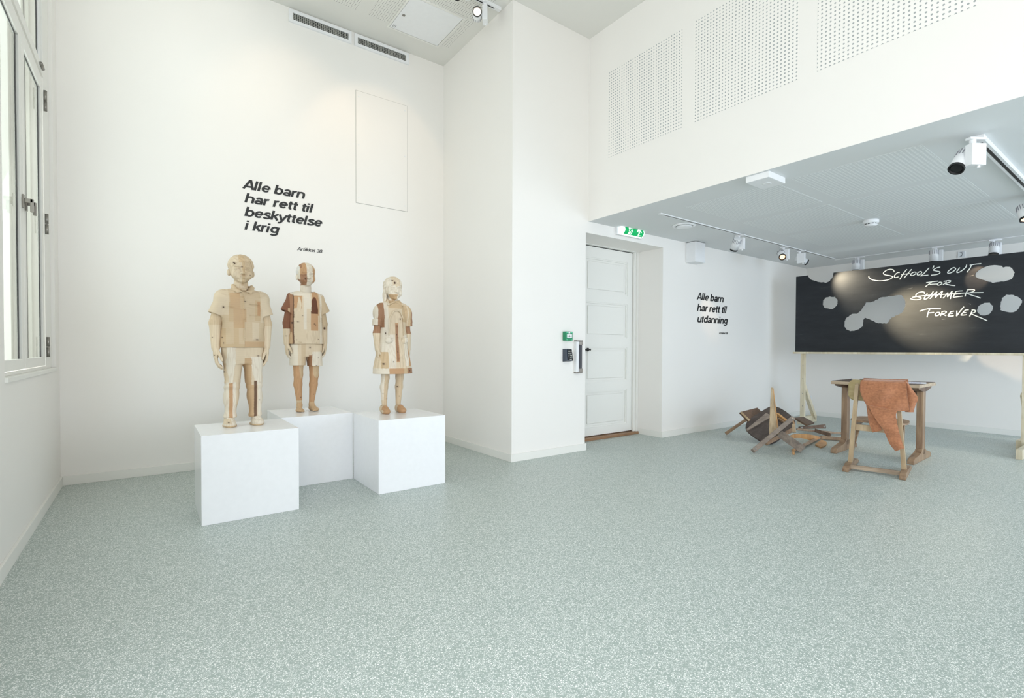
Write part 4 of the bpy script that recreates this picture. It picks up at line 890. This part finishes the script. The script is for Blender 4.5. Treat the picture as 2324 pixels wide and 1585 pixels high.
FIG1 = dict(head=(-.008, -.008, .903, .187), wid=1.02, hair='side', ra=(.040, .035, .025), rl=(.045, .034, .030, .022), waist=.50, shoe='shoe', shoew=.036, hand=.150,
    armR=((-.105, 0, .825), (-.150, .010, .650), (-.150, -.008, .500)), armL=((.100, 0, .825), (.138, .010, .650), (.136, -.006, .508)),
    legR=((-.055, 0, .46), (-.058, .0, .27), (-.071, .012, .055)), legL=((.055, 0, .46), (.062, .0, .27), (.071, .012, .055)), clothes=clothes1,
    c_body=('cream', [(-.3, .3, .88, 1.2, 'cream'), (.002, .3, .88, 1.2, 'soft'), (-.3, .3, .64, .75, 'soft'), (-.012, .004, .89, 1.2, 'tan', 1)], [(-.052, 1.022, .0065, .0055), (-.012, 1.003, .005, .0035), (.034, .955, .0028, .0045), (-.17, .56, .003, .003), (.158, .46, .007, .006), (-.16, .45, .003, .003)], 7, 1.),
    c_hair=('cream', [(.002, .3, .5, 1.2, 'soft'), (-.03, .002, .98, 1.2, 'tan', 1)], [(-.055, 1.028, .0065, .0055)], 8, 1.), c_shoe=('pale', [(-.3, .3, 0, .01, 'tan'), (-.3, -.075, .02, .05, 'cream')], [(-.09, .03, .006, .003)], 9, 1.))
FIG2 = dict(head=(0, -.006, .977, .189), wid=.96, hair='short', ra=(.037, .031, .022), rl=(.048, .033, .031, .019), waist=.52, shoe='foot', shoew=.03, hand=.136,
    armR=((-.098, 0, .890), (-.135, .010, .690), (-.142, -.006, .535)), armL=((.098, 0, .890), (.135, .010, .690), (.140, -.004, .540)),
    legR=((-.060, 0, .46), (-.058, -.002, .29), (-.046, .018, .06)), legL=((.060, 0, .46), (.060, -.002, .28), (.045, .018, .06)), clothes=clothes2,
    c_body=('pale', [(-.3, .3, 0, .40, 'orange', 1), (-.3, .0, .05, .085, 'soft'), (-.3, .3, 0, .07, 'warm', 1), (-.06, -.02, .26, .40, 'tan', 1, None, 'down'), (.04, .1, .26, .40, 'tan', 1, None, 'down'), (-.3, -.08, .645, .85, 'red'), (.08, .3, .645, .85, 'soft'), (-.3, .3, .44, .645, 'cream'),
        (-.054, -.012, .985, 1.3, 'brown', 1, (-.2, .02)), (-.054, -.012, 1.065, 1.3, 'orange', 1, (-.2, .02)), (-.012, .034, .96, 1.3, 'pale'), (.034, .058, .96, 1.3, 'orange'), (-.048, -.014, 1.0, 1.045, 'brown', 1, (-.2, 0))],
        [(-.022, 1.030, .006, .007), (-.150, .59, .008, .002), (.135, .655, .010, .012), (-.04, .11, .004, .004), (.055, .13, .003, .003), (.05, .22, .003, .002)], 17, 1.),
    c_hair=('white', [(-.054, -.012, .9, 1.3, 'orange'), (-.054, -.040, 1.0, 1.3, 'brown'), (-.012, .034, .9, 1.3, 'pale'), (.034, .3, .9, 1.3, 'warm')], [], 18, 1.))
FIG3 = dict(girl=True, head=(0, -.006, .866, .180), wid=.98, hair='girl', ra=(.032, .027, .020), rl=(.044, .030, .029, .019), waist=.55, shoe='shoe', shoew=.030, hand=.120,
    armR=((-.098, 0, .790), (-.124, .010, .610), (-.124, -.008, .490)), armL=((.098, 0, .790), (.124, .010, .610), (.124, -.004, .492)),
    legR=((-.062, 0, .42), (-.060, .0, .27), (-.062, .014, .06)), legL=((.058, 0, .42), (.056, .0, .27), (.050, .014, .06)), clothes=clothes3,
    c_body=('cream', [(-.3, -.075, .10, .30, 'pale', 1), (-.075, -.03, 0, .30, 'soft', 1), (.03, .07, 0, .31, 'soft', 1), (-.3, -.08, .61, .70, 'brown'), (.10, .3, .61, .70, 'brown'), (-.3, .3, .83, 1.2, 'pale'), (-.060, .004, .855, .905, 'warm', 0, (-.3, -.03))],
        [(-.045, .11, .007, .005), (.035, .20, .007, .005), (.05, .125, .003, .003), (-.08, .15, .003, .003), (-.10, .655, .005, .012)], 27, 1.),
    c_hair=('pale', [(-.03, .03, .95, 1.1, 'cream', 1)], [(-.030, 1.010, .007, .006), (-.016, .992, .008, .011), (.062, .985, .004, .006)], 28, 1.),
    c_shoeR=('cream', [(-.098, -.03, -.01, .09, 'orange', 1, (-.3, -.012))], [], 29, 1.), c_shoeL=('cream', [(.02, .10, -.01, .09, 'orange', 1, (-.3, -.012))], [], 30, 1.))
figure('pale carved wooden boy in collared shirt and long trousers on the front pedestal', (.487, 3.600, .508), FIG1)
figure('carved wooden boy with striped brown face, patchwork shirt and shorts on the rear pedestal', (1.000, 4.120, .508), FIG2)
figure('carved wooden girl with fringe in a patchwork dress on the right pedestal', (1.520, 3.640, .508), FIG3)

# ------------------------------------------------------------------ blackboard with burnt-looking holes
BX = 7.08; ZTOP, ZBOT = 1.997, .981
z7 = lambda x, y: (1780+x*.23408, 560+y*.23408)
def bpnt(p, off=0): u, v = z7(*p); q = at(u, v, 'x', BX-off); return (q.y, q.z)
def jag(pts, seed, amp=.0042, step=.017):
    r = random.Random(seed); out = []; n = len(pts)
    for i in range(n):
        a = pts[i]; b = pts[(i+1) % n]; L = math.hypot(b[0]-a[0], b[1]-a[1]); k = max(int(L/step), 1)
        for j in range(k):
            t = j/k; out.append((a[0]+(b[0]-a[0])*t+r.uniform(-amp, amp), a[1]+(b[1]-a[1])*t+r.uniform(-amp, amp)))
    return out
holes_px = [[(400,492),(440,485),(490,488),(515,510),(517,555),(495,590),(460,605),(420,602),(380,590),(368,560),(375,520)],
 [(580,740),(590,700),(640,658),(700,648),(740,615),(790,545),(870,528),(930,492),(1010,482),(1080,472),(1135,470),(1160,500),(1175,545),(1165,600),(1140,640),(1100,665),(1060,680),(1030,700),(1000,745),(950,748),(890,740),(830,705),(780,690),(765,710),(765,760),(735,795),(690,815),(640,822),(600,805),(580,775)],
 [(1850,265),(1870,235),(1900,218),(1960,190),(2030,180),(2080,178),(2120,198),(2180,195),(2215,215),(2230,250),(2220,290),(2190,325),(2130,338),(2080,340),(2020,352),(1960,335),(1920,322),(1870,305),(1850,290)],
 [(1870,600),(1890,565),(1940,542),(1990,542),(2018,575),(2020,620),(1995,655),(1950,670),(1900,665),(1872,635)],
 [(2092,560),(2110,500),(2150,468),(2200,465),(2260,485),(2300,520),(2300,560),(2275,600),(2240,630),(2190,638),(2130,630),(2095,610)]]
yl = bpnt((110, 650))[0]; y_end = .45
notch_ = [bpnt(p) for p in [(222,272),(232,298),(265,322),(300,335),(360,345),(410,352),(440,335),(465,300),(475,262)]]
rr_ = random.Random(5); notch = []
for i_ in range(len(notch_)-1):
    for j_ in range(3): notch.append((notch_[i_][0]+(notch_[i_+1][0]-notch_[i_][0])*j_/3+rr_.uniform(-.004, .004), notch_[i_][1]+(notch_[i_+1][1]-notch_[i_][1])*j_/3+rr_.uniform(-.004, .004)))
outer = [(yl, ZBOT), (yl, ZTOP), (notch[0][0], ZTOP)]+notch[1:]+[(bpnt((477, 243))[0], ZTOP), (y_end, ZTOP), (y_end, ZBOT)]
loops = [outer]+[jag([bpnt(p) for p in h], 10+i) for i, h in enumerate(holes_px)]
bb_ = thing('blackboard', 'long black chalkboard with burnt holes and chalk writing, standing on pale wooden posts', 'blackboard', (BX, 2.0, 0))
OY = 2.0
bm = bmesh.new(); allp = [p for l in loops for p in l]
fr_ = [bm.verts.new((0, y-OY, z)) for y, z in allp]; bk_ = [bm.verts.new((.016, y-OY, z)) for y, z in allp]
for tri in tessellate_polygon([[Vector((y, z, 0)) for y, z in l] for l in loops]):
    try: bm.faces.new([fr_[i] for i in tri]); bm.faces.new([bk_[i] for i in tri[::-1]])
    except ValueError: pass
o = 0
for l in loops:
    n = len(l)
    for i in range(n):
        a, b = o+i, o+(i+1) % n
        try: bm.faces.new((fr_[a], fr_[b], bk_[b], bk_[a]))
        except ValueError: pass
    o += n
finish('board_panel', bm, M['board'], bb_)
B('ledge', -.028, .016, y_end-OY, yl-OY+.02, ZBOT-.026, ZBOT, M['pine'], bb_, .003)
yp = at(1822, 900, 'x', BX+.04).y
for y0, nm in ((yp-.025, 'post'), (at(2321, 930, 'x', BX+.04).y-.045, 'post')):
    B(nm, .017, .065, y0-OY, y0+.05-OY, .0, ZTOP-.05, M['pine'], bb_, .002)
    bm = bmesh.new(); bar(bm, (.075, y0+.045-OY, .56), (.46, y0+.045-OY, .05), .045, .05, hint=(0, 0, 1)); finish('brace', bm, M['pine'], bb_)
    B('foot_rail', .03, .53, y0+.048-OY, y0+.09-OY, 0, .09, M['pine'], bb_, .003)
    bm = bmesh.new(); 
    for z in (.25, .42, .62, .80): lathe(bm, (.0165, y0+.018-OY, z), (-1, 0, 0), [(.006, 0), (.005, .0015)], 10)
    q = finish('screw_heads', bm, M['steel'], bb_); q['kind'] = 'stuff'
B('foot_rail', -.62, .017, .90-OY, .945-OY, 0, .09, M['pine'], bb_, .003)
strokes = {'word_line': [
 [(538,215),(525,180),(480,165),(420,175),(360,215),(350,245),(385,265),(450,275),(500,290),(505,310),(460,340),(380,362),(270,370),(160,352),(100,318),(92,290)],
 [(635,225),(600,225),(560,255),(540,290),(550,310),(580,308),(612,298)],[(762,165),(700,240),(635,345)],[(845,165),(780,240),(710,322)],[(660,262),(740,250),(820,240)],
 [(905,215),(880,218),(842,240),(830,265),(845,278),(880,270),(915,245),(920,222),(900,215)],[(1015,203),(975,212),(948,238),(945,262),(965,268),(1000,250),(1022,225),(1010,203)],
 [(1155,140),(1110,185),(1060,240),(1000,285)],[(1000,285),(1070,275),(1140,268)],[(1235,100),(1230,128),(1210,152)],[(1350,128),(1300,136),(1250,160),(1230,183),(1280,197),(1335,208),(1338,235),(1290,258),(1240,265),(1185,270)],
 [(1600,135),(1560,145),(1500,190),(1478,220),(1490,235),(1540,225),(1600,185),(1618,155),(1595,135)],[(1690,135),(1665,170),(1640,205),(1650,225),(1700,208),(1760,165),(1800,125),(1812,85)],[(1865,95),(1960,78),(2068,68)],[(1900,90),(1865,155),(1815,220)]],
 'word_line2': [[(1100,402),(1200,388),(1312,375)],[(1200,388),(1150,425),(1088,472)],[(1160,432),(1230,428),(1300,425)],[(1365,395),(1335,395),(1305,420),(1300,440),(1320,447),(1355,435),(1380,410),(1360,394)],
 [(1460,385),(1420,420),(1395,440)],[(1408,382),(1480,367),(1530,370),(1515,390),(1460,410),(1425,418),(1480,435),(1540,448),(1612,455)]],
 'word_line3': [[(1072,600),(1065,570),(1030,562),(970,575),(925,610),(925,640),(980,655),(1010,670),(1000,690),(940,703),(870,700),(820,680)],[(855,660),(1000,637),(1200,620),(1500,602),(1800,582),(2105,575)],
 [(1120,590),(1085,640),(1065,680),(1082,695),(1130,670),(1185,615),(1225,555)],[(1165,685),(1230,615),(1290,560)],[(1290,560),(1272,610),(1262,665)],[(1262,665),(1320,605),(1390,545)],[(1390,545),(1368,605),(1355,670)],
 [(1395,675),(1440,630),(1480,575)],[(1480,575),(1478,615),(1475,655)],[(1475,655),(1520,595),(1560,545)],[(1560,545),(1540,615),(1525,690)],[(1625,555),(1600,605),(1575,660)],[(1625,555),(1685,548),(1742,545)],[(1600,608),(1660,600),(1705,597)],[(1575,660),(1660,650),(1745,640)],
 [(1830,540),(1800,592),(1785,645)],[(1815,530),(1880,523),(1945,528),(1940,552),(1880,575),(1830,588),(1900,622),(1980,645),(2060,675)]],
 'word_line4': [[(985,905),(1060,878),(1160,860),(1260,858),(1358,862)],[(1165,865),(1135,930),(1115,1010)],[(1130,937),(1190,930),(1240,927)],[(1310,925),(1280,932),(1258,965),(1270,985),(1310,978),(1338,950),(1332,927),(1305,925)],
 [(1380,925),(1365,955),(1350,990)],[(1370,915),(1420,905),(1455,915),(1430,940),(1385,952),(1420,970),(1450,985)],[(1590,905),(1535,915),(1510,945),(1485,988)],[(1485,988),(1535,990),(1585,985)],[(1510,948),(1540,944),(1570,942)],
 [(1640,895),(1640,940),(1635,992)],[(1635,992),(1690,915),(1765,825)],[(1850,880),(1790,888),(1748,930),(1710,975)],[(1710,975),(1765,972),(1820,965)],[(1740,937),(1775,932),(1805,927)],
 [(1915,890),(1890,940),(1865,995)],[(1900,880),(1950,885),(1972,905),(1940,930),(1890,945),(1960,980),(2060,1020),(2175,1072)]],
 'chalk_scratch': [[(765,515),(860,492)],[(1375,1048),(1440,1042)],[(1880,285),(1935,265)],[(1850,770),(1885,790)]]}
M['faint'] = plain('faint_chalk', srgb(120, 122, 122), .9)
words = [strokes['word_line'][:11], strokes['word_line'][11:], strokes['word_line2'], strokes['word_line3'], strokes['word_line4']]+[[q] for q in strokes['chalk_scratch']]
for wi, ss in enumerate(words):
    nm = 'chalk_word' if wi < 5 else 'chalk_scratch'
    bm = bmesh.new()
    for si_, s_ in enumerate(ss):
        pts = [tuple(at(1960+x*.12909, 590+y*.12909, 'x', BX)) for x, y in smooth_pts(s_, 5)]
        ribbon(bm, [(0, p[1]-OY, p[2]) for p in pts], .0098 if nm != 'chalk_scratch' else .004, (-1, 0, 0), .0008+si_*.0002)
    finish(nm, bm, M['chalk'] if wi < 5 else M['faint'], bb_)
# ------------------------------------------------------------------ school desk
dk = thing('school_desk', 'old dark-topped wooden school desk standing before the blackboard', 'desk', (5.71, 1.755, 0), .045)
B('desk_top', -.29, .29, -.345, .345, .671, .700, M['deskside'], dk, .004)
B('top_surface', -.282, .282, -.337, .337, .700, .7035, M['desktop'], dk, .001)
for s_ in (-1, 1):
    y = s_*.300
    bm = bmesh.new(); box(bm, -.055, .025, y-.026, y+.026, .05, .64); finish('leg', bm, M['oldwood'], dk, bevel=.006)
    bm = bmesh.new()
    pr = [(-.335, .0), (-.335, .030), (-.30, .050), (-.10, .075), (-.065, .105), (.035, .105), (.075, .075), (.22, .050), (.25, .03), (.25, 0)]
    plate(bm, [(x, y-.026, z) for x, z in pr], .052, (0, 1, 0)); finish('foot', bm, M['oldwood'], dk, bevel=.005)
    bm = bmesh.new(); pr = [(-.24, .676), (-.23, .655), (-.08, .630), (.06, .630), (.20, .655), (.22, .676)]
    plate(bm, [(x, y-.028, z) for x, z in pr], .056, (0, 1, 0)); finish('bracket', bm, M['darkwood'], dk)
B('apron', -.03, -.008, -.275, .275, .585, .676, M['darkwood'], dk, .002)
bk = thing('magazine', 'small dark open booklet lying at the left end of the desk top', 'booklet', (5.80, 1.98, .7036), .3)
B('cover', -.10, .10, -.07, .07, 0, .006, plain('dark_cover', srgb(60, 66, 78), .4), bk, .001); B('page', -.09, .085, -.004, .062, .006, .008, M['white'], bk)
pp = thing('drawing', 'sheet of paper with blue pencil scribbles on the right end of the desk', 'paper', (5.70, 1.525, .7036), .25)
B('sheet', -.15, .15, -.105, .105, 0, .0015, plain('paper_sheet', srgb(226, 230, 240), .7), pp)
bm = bmesh.new(); r = random.Random(4)
for i in range(26):
    a = r.uniform(-.12, .10); b_ = r.uniform(-.08, .08); q = r.uniform(0, 3.1); L = r.uniform(.03, .10)
    x1, y1 = max(min(a+L*math.cos(q), .14), -.14), max(min(b_+L*math.sin(q), .095), -.095); ribbon(bm, [(a, b_, .0015), (x1, y1, .0015)], .006, (0, 0, 1), .0004)
finish('scribbles', bm, plain('blue_pencil', srgb(60, 76, 190), .6), pp)
# ------------------------------------------------------------------ school chair with sweater
CRZ = .192; CO = Vector((4.655, 1.484, 0)); CU = Vector((math.cos(CRZ), math.sin(CRZ), 0)); CV = Vector((-CU.y, CU.x, 0))
ch = thing('school_chair', 'upright light wooden school chair with skid feet in front of the desk', 'chair', tuple(CO), CRZ)
for s_ in (-1, 1):
    bm = bmesh.new(); pr = [(0, 0), (-.004, .022), (.03, .042), (.12, .052), (.28, .052), (.46, .040), (.50, .022), (.50, 0)]
    y = s_*.185; plate(bm, [(x, y-.022, z) for x, z in pr], .044, (0, 1, 0)); finish('foot_runner', bm, M['oldwood'], ch, bevel=.005)
    bm = bmesh.new(); bar(bm, (.195, s_*.180, .045), (.135, s_*.132, .718), .030, .052, .026, .040, hint=(1, 0, 0)); lathe(bm, (.133, s_*.131, .710), (-.08, 0, 1), [(.013, 0), (.014, .006), (.010, .014)], 16)
    finish('leg', bm, M['lightwood'], ch, bevel=.0)
    bm = bmesh.new(); bar(bm, (.17, s_*.150, .375), (.52, s_*.135, .390), .022, .040, hint=(0, 0, 1)); finish('side_rail', bm, M['oldwood'], ch)
    bm = bmesh.new(); bar(bm, (.205, s_*.166, .17), (.46, s_*.150, .375), .020, .030, hint=(1, 0, 0)); finish('strut', bm, M['oldwood'], ch)
bm = bmesh.new(); bar(bm, (.10, -.165, .032), (.10, .165, .032), .028, .034); finish('stretcher', bm, M['runnerwood'], ch, bevel=.003)
bm = bmesh.new(); bar(bm, (.175, -.148, .355), (.175, .148, .355), .022, .050); finish('rear_rail', bm, M['lightwood'], ch, bevel=.003)
bm = bmesh.new(); N_ = 40
def seatpt(i): 
    a = 2*PI*i/N_; c, s_ = math.cos(a), math.sin(a); e = 2/3.4
    return (.375+.195*math.copysign(abs(c)**e, c), (.195-.012*c)*math.copysign(abs(s_)**e, s_))
plate(bm, [(*seatpt(i), .398) for i in range(N_)], .014, (0, 0, 1)); finish('seat', bm, M['oldwood'], ch, bevel=.002)
bm = bmesh.new(); G = []; ny, nz = 24, 10
for k in range(2):
    g_ = []
    for i in range(ny+1):
        y = -.205+.41*i/ny; e = abs(y)/.205; hz = .088*(1-max(0, (e-.80)/.20)**2.2*.42)
        g_.append([bm.verts.new((.170+.038*(y/.205)**2+.012*k, y, .667-hz+2*hz*j/nz)) for j in range(nz+1)])
    G.append(g_)
for k in range(2):
    for i in range(ny):
        for j in range(nz):
            f_ = (G[k][i][j], G[k][i+1][j], G[k][i+1][j+1], G[k][i][j+1]); bm.faces.new(f_ if k == 0 else f_[::-1])
for i in range(ny):
    for j in (0, nz): bm.faces.new((G[0][i][j], G[1][i][j], G[1][i+1][j], G[0][i+1][j]))
for j in range(nz):
    for i in (0, ny): bm.faces.new((G[0][i][j], G[0][i][j+1], G[1][i][j+1], G[1][i][j]))
finish('backrest', bm, M['backrest'], ch, True)
z1 = lambda x, y: (1860+x*.17032, 840+y*.17032)
def drape(name, rows, off, thick, parent, bulge=0., seed=1, wrap=None, nx=26, sub=5):
    """cloth strip: rows of left/right picture points on the chair-back plane, given real thickness and folds"""
    L = smooth_pts([r_[0] for r_ in rows], sub); R = smooth_pts([r_[1] for r_ in rows], sub); fo = wob(seed, 26, 1.); bm = bmesh.new(); V = []
    for side in (0, 1):
        g_ = []
        for i in range(len(L)):
            row = []; v_ = i/(len(L)-1)
            for j in range(nx+1):
                u = j/nx; e = (1-abs(2*u-1)**6)*(1-max(0, (v_-.93)/.07)**4)
                px = L[i][0]+(R[i][0]-L[i][0])*u; py = L[i][1]+(R[i][1]-L[i][1])*u
                p = atp(*z1(px, py), CO+CU*(.105+off), CU)
                w_ = float(fo(np.float64(p.x), np.float64(p.y), np.float64(p.z)))
                d = .010*w_*min(1, v_*3)-bulge*math.sin(PI*u)
                if wrap and v_ < wrap: d += (1-v_/wrap)**2*.07
                p = p+CU*(d+(thick*e if side else 0)); row.append(bm.verts.new(p))
            g_.append(row)
        V.append(g_)
    n, m = len(L)-1, nx
    for k in range(2):
        for i in range(n):
            for j in range(m):
                f_ = (V[k][i][j], V[k][i+1][j], V[k][i+1][j+1], V[k][i][j+1]); bm.faces.new(f_ if k else f_[::-1])
    for i in range(n):
        for j in (0, m): bm.faces.new((V[0][i][j], V[1][i][j], V[1][i+1][j], V[0][i+1][j]))
    for j in range(m):
        for i in (0, n): bm.faces.new((V[0][i][j], V[0][i][j+1], V[1][i][j+1], V[1][i][j]))
    bmesh.ops.translate(bm, vec=-parent.location, verts=bm.verts)
    return finish(name, bm, M['knit'], parent, True)
sw = thing('sweater', 'terracotta knitted sweater hanging over the back of the school chair', 'sweater', tuple(CO+CU*.12+Vector((0, 0, .7))))
drape('sweater_body', [((572,124),(1140,143)),((540,165),(1160,190)),((538,270),(1168,290)),((570,370),(1178,390)),((615,455),(1192,470)),((680,560),(1206,548))], -.035, .022, sw, .012, 2, .22)
drape('sweater_sleeve', [((650,470),(1040,540)),((700,580),(1018,600)),((762,678),(1030,700)),((825,762),(1052,790)),((880,872),(1078,885)),((935,990),(1108,980)),((1008,1086),(1132,1040))], -.052, .026, sw, .012, 5)
drape('sweater_sleeve', [((612,420),(690,500)),((628,520),(745,600)),((642,620),(775,690)),((662,720),(815,755)),((705,836),(832,806))], -.012, .024, sw, .01, 8)
drape('sweater_hem', [((1128,141),(1180,170)),((1145,215),(1232,250)),((1150,320),(1290,330)),((1160,420),(1312,392)),((1165,490),(1282,462)),((1135,560),(1252,566))], -.006, .024, sw, .012, 11)
# far side of the sweater, hanging on the sitter's side of the backrest
bm = bmesh.new(); g0 = []
for k in range(2):
    gg = []
    for i in range(9):
        v_ = i/8; row = []
        for j in range(19):
            u = j/18; y = .095-.29*u; x = .195+.038*(y/.205)**2+.008*math.sin(9*u+4*v_)+(.012 if k else 0)-(.03 if i == 0 else 0)
            q = CO+CU*x+CV*y; q.z = .768-.16*v_-(0 if i else -.002); row.append(bm.verts.new(q-sw.location))
        gg.append(row)
    g0.append(gg)
for k in range(2):
    for i in range(8):
        for j in range(18): bm.faces.new((g0[k][i][j], g0[k][i+1][j], g0[k][i+1][j+1], g0[k][i][j+1]))
for i in range(8):
    for j in (0, 18): bm.faces.new((g0[0][i][j], g0[1][i][j], g0[1][i+1][j], g0[0][i+1][j]))
for j in range(18):
    for i in (0, 8): bm.faces.new((g0[0][i][j], g0[0][i][j+1], g0[1][i][j+1], g0[1][i][j]))
finish('sweater_front', bm, M['knit'], sw, True)
# ------------------------------------------------------------------ heap of broken chairs
def hp(x, y, D):
    p = atd(1630+x*.12909, 860+y*.12909, D)
    if p.z < .014: 
        d = p-CAM; p = CAM+d*((.014-1)/d.z)
    return p
def hw_(px, D): return px*.12909*D/FPX
def onpl(x, y, pl, off=0):
    p = atd(1630+x*.12909, 860+y*.12909, 1); d = p-CAM; return CAM+d*(((pl[0]-pl[1]*off)-CAM).dot(pl[1])/d.dot(pl[1]))
def hbar(name, parent, a, b, wa, wb, th, mat, bev=.003, bolt=False, pl=None, off=0):
    """plank between two picture points, each at its own distance or lying on a given plane"""
    A = onpl(a[0], a[1], pl, off) if pl else hp(*a); Bp = onpl(b[0], b[1], pl, off) if pl else hp(*b)
    d = (Bp-A).normalized(); view = ((A+Bp)/2-CAM).normalized(); nrm = -pl[1] if pl else (-view-d*(-view).dot(d)).normalized()
    DA = (A-CAM).dot(FW); DB = (Bp-CAM).dot(FW)
    bm = bmesh.new(); L0 = parent.location; bar(bm, A-L0+(-nrm*th/2), Bp-L0+(-nrm*th/2), hw_(wa, DA), th, hw_(wb, DB), th, hint=nrm)
    zmin = min(v.co.z for v in bm.verts)+L0.z
    if zmin < 0: bmesh.ops.translate(bm, vec=(0, 0, -zmin+.001), verts=bm.verts)
    o = finish(name, bm, mat, parent, bevel=bev)
    if bolt:
        for P_, q in ((A, 1), (Bp, -1)):
            bm = bmesh.new(); lathe(bm, P_+d*q*.03-L0+Vector((0, 0, max(-zmin, 0))), nrm, [(.012, -.001), (.012, .002), (.007, .003)], 14); finish('bolt', bm, M['steel'], o)
    return o
def hplate(name, parent, pts, th, mat, bev=.002, ret=False):
    P_ = [hp(*p) for p in pts]; c = sum(P_, Vector())/len(P_); n_ = Vector()
    for i in range(len(P_)): n_ += (P_[i]-c).cross(P_[(i+1) % len(P_)]-c)
    n_.normalize(); n_ = n_ if n_.dot(c-CAM) > 0 else -n_
    P_ = [CAM+(p-CAM)*((c-CAM).dot(n_)/(p-CAM).dot(n_)) for p in P_]; zl = min(p.z for p in P_)
    up_ = Vector((0, 0, max(.004-zl, 0))); bm = bmesh.new(); plate(bm, [p+up_-parent.location for p in P_], th, n_)
    o = finish(name, bm, mat, parent, bevel=bev); return (o, (c+up_, n_)) if ret else o
h1 = thing('broken_chair', 'overturned broken wooden chair, dark seat underside showing, one leg upright', 'chair', (5.1, 2.75, 0))
SD = lambda y: 5.32+(1175-y)/660*.36
seat_px = smooth_pts([(484,880),(500,800),(570,722),(700,640),(850,545),(940,512),(1040,522),(1160,585),(1270,668),(1345,760),(1352,840),(1300,925),(1180,1020),(1060,1110),(950,1168),(840,1172),(700,1092),(570,1000),(498,930)], 3)
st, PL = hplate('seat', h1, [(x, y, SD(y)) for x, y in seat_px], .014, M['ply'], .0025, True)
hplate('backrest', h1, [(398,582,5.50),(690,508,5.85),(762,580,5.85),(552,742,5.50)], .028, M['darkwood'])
hbar('backrest_edge', h1, (400,590,5.48), (552,738,5.48), 34, 34, .012, M['lightwood'])
hbar('leg', h1, (125,972,5.86), (505,712,5.66), 56, 48, .032, M['oldwood'], .008)
hbar('seat_rail', h1, (512,892,SD(892)-.02), (895,628,SD(628)-.02), 34, 112, .022, M['greywood'], pl=PL, off=.023)
hbar('seat_rail', h1, (1040,600,SD(600)-.02), (1245,765,SD(765)-.02), 40, 46, .030, M['orangewood'], pl=PL, off=.031)
hbar('seat_rail', h1, (1060,690,SD(690)-.015), (1235,800,SD(800)-.015), 26, 26, .02, M['oldwood'], pl=PL, off=.021)
hbar('seat_rail', h1, (860,1168,5.22), (1330,915,5.30), 62, 70, .034, M['oldwood'], .008)
hbar('leg', h1, (985,975,5.06), (946,152,5.22), 165, 36, .030, M['lightwood'], .003)
hbar('leg_edge', h1, (1052,900,5.05), (966,165,5.21), 20, 12, .034, M['orangewood'], .002)
hbar('foot_runner', h1, (625,1298,4.80), (1330,715,5.02), 78, 78, .036, M['greywood'], .006, True)
hbar('wide_rail', h1, (1075,1005,5.02), (1478,1288,4.84), 132, 140, .024, M['greywood'])
hbar('wide_rail_edge', h1, (1128,968,5.03), (1490,1228,4.84), 12, 12, .030, M['orangewood'], .001)
hbar('dowel', h1, (1318,790,5.08), (1338,940,5.05), 46, 60, .028, M['lightwood'])
hbar('dowel', h1, (1290,672,5.5), (1335,800,5.2), 26, 30, .02, M['orangewood'])
h2 = thing('broken_chair', 'low brown broken chair frame with rounded tongue lying right of the overturned one', 'chair', (5.45, 2.35, 0))
hbar('crossbar', h2, (1345,1280,4.98), (1795,1052,5.58), 52, 50, .03, M['oldwood']); hbar('crossbar_stub', h2, (1318,1262,5.0), (1322,1316,4.97), 36, 36, .03, M['orangewood'])
hplate('tongue', h2, [(1702,1152,5.2),(1815,1068,5.5),(1880,1092,5.45),(1912,1122,5.4),(1905,1150,5.3),(1870,1180,5.25),(1800,1202,5.2)], .014, M['orangewood'])
hplate('backrest', h2, [(x, y, 5.42) for x, y in smooth_pts([(1240,1020),(1330,980),(1500,972),(1650,988),(1740,1008),(1795,1042),(1700,1080),(1640,1092),(1500,1052),(1380,1045),(1270,1058)], 3)], .014, M['orangewood'])
p1 = thing('loose_board', 'flat dark brown board on the heap near the blackboard post', 'board', (6.0, 2.75, 0)); hplate('plank', p1, [(1338,682,6.15),(1500,668,6.3),(1695,772,6.2),(1560,812,6.05)], .02, M['darkwood'])
p2 = thing('loose_rail', 'dark brown tapered rail with bolt lying left of the desk', 'board', (6.2, 2.7, 0)); hbar('rail', p2, (1440,862,6.1), (1895,838,6.2), 40, 72, .03, M['darkwood'], .006, True)
p3 = thing('broken_chair', 'reddish brown pair of rails lying behind the left desk leg', 'chair', (6.0, 2.4, 0))
hbar('rail', p3, (1385,892,5.95), (2250,975,6.0), 38, 38, .028, M['oldwood'], .006); hbar('rail', p3, (1795,1052,5.62), (2260,1085,5.60), 62, 62, .034, M['oldwood'], .008)
hbar('cross_piece', p3, (1690,925,5.92), (1960,1008,5.72), 62, 66, .02, M['darkwood'], .004)

sc = thing('paper_scrap', 'tiny white scrap on the floor between the front and right pedestals', 'scrap', (.939, 3.642, 0))
bm = bmesh.new(); plate(bm, [(-.012, -.003, .001), (.002, -.008, .001), (.014, .002, .004), (.004, .007, .003), (-.008, .005, .002)], .0015, (0, 0, 1)); finish('scrap_piece', bm, M['white'], sc)
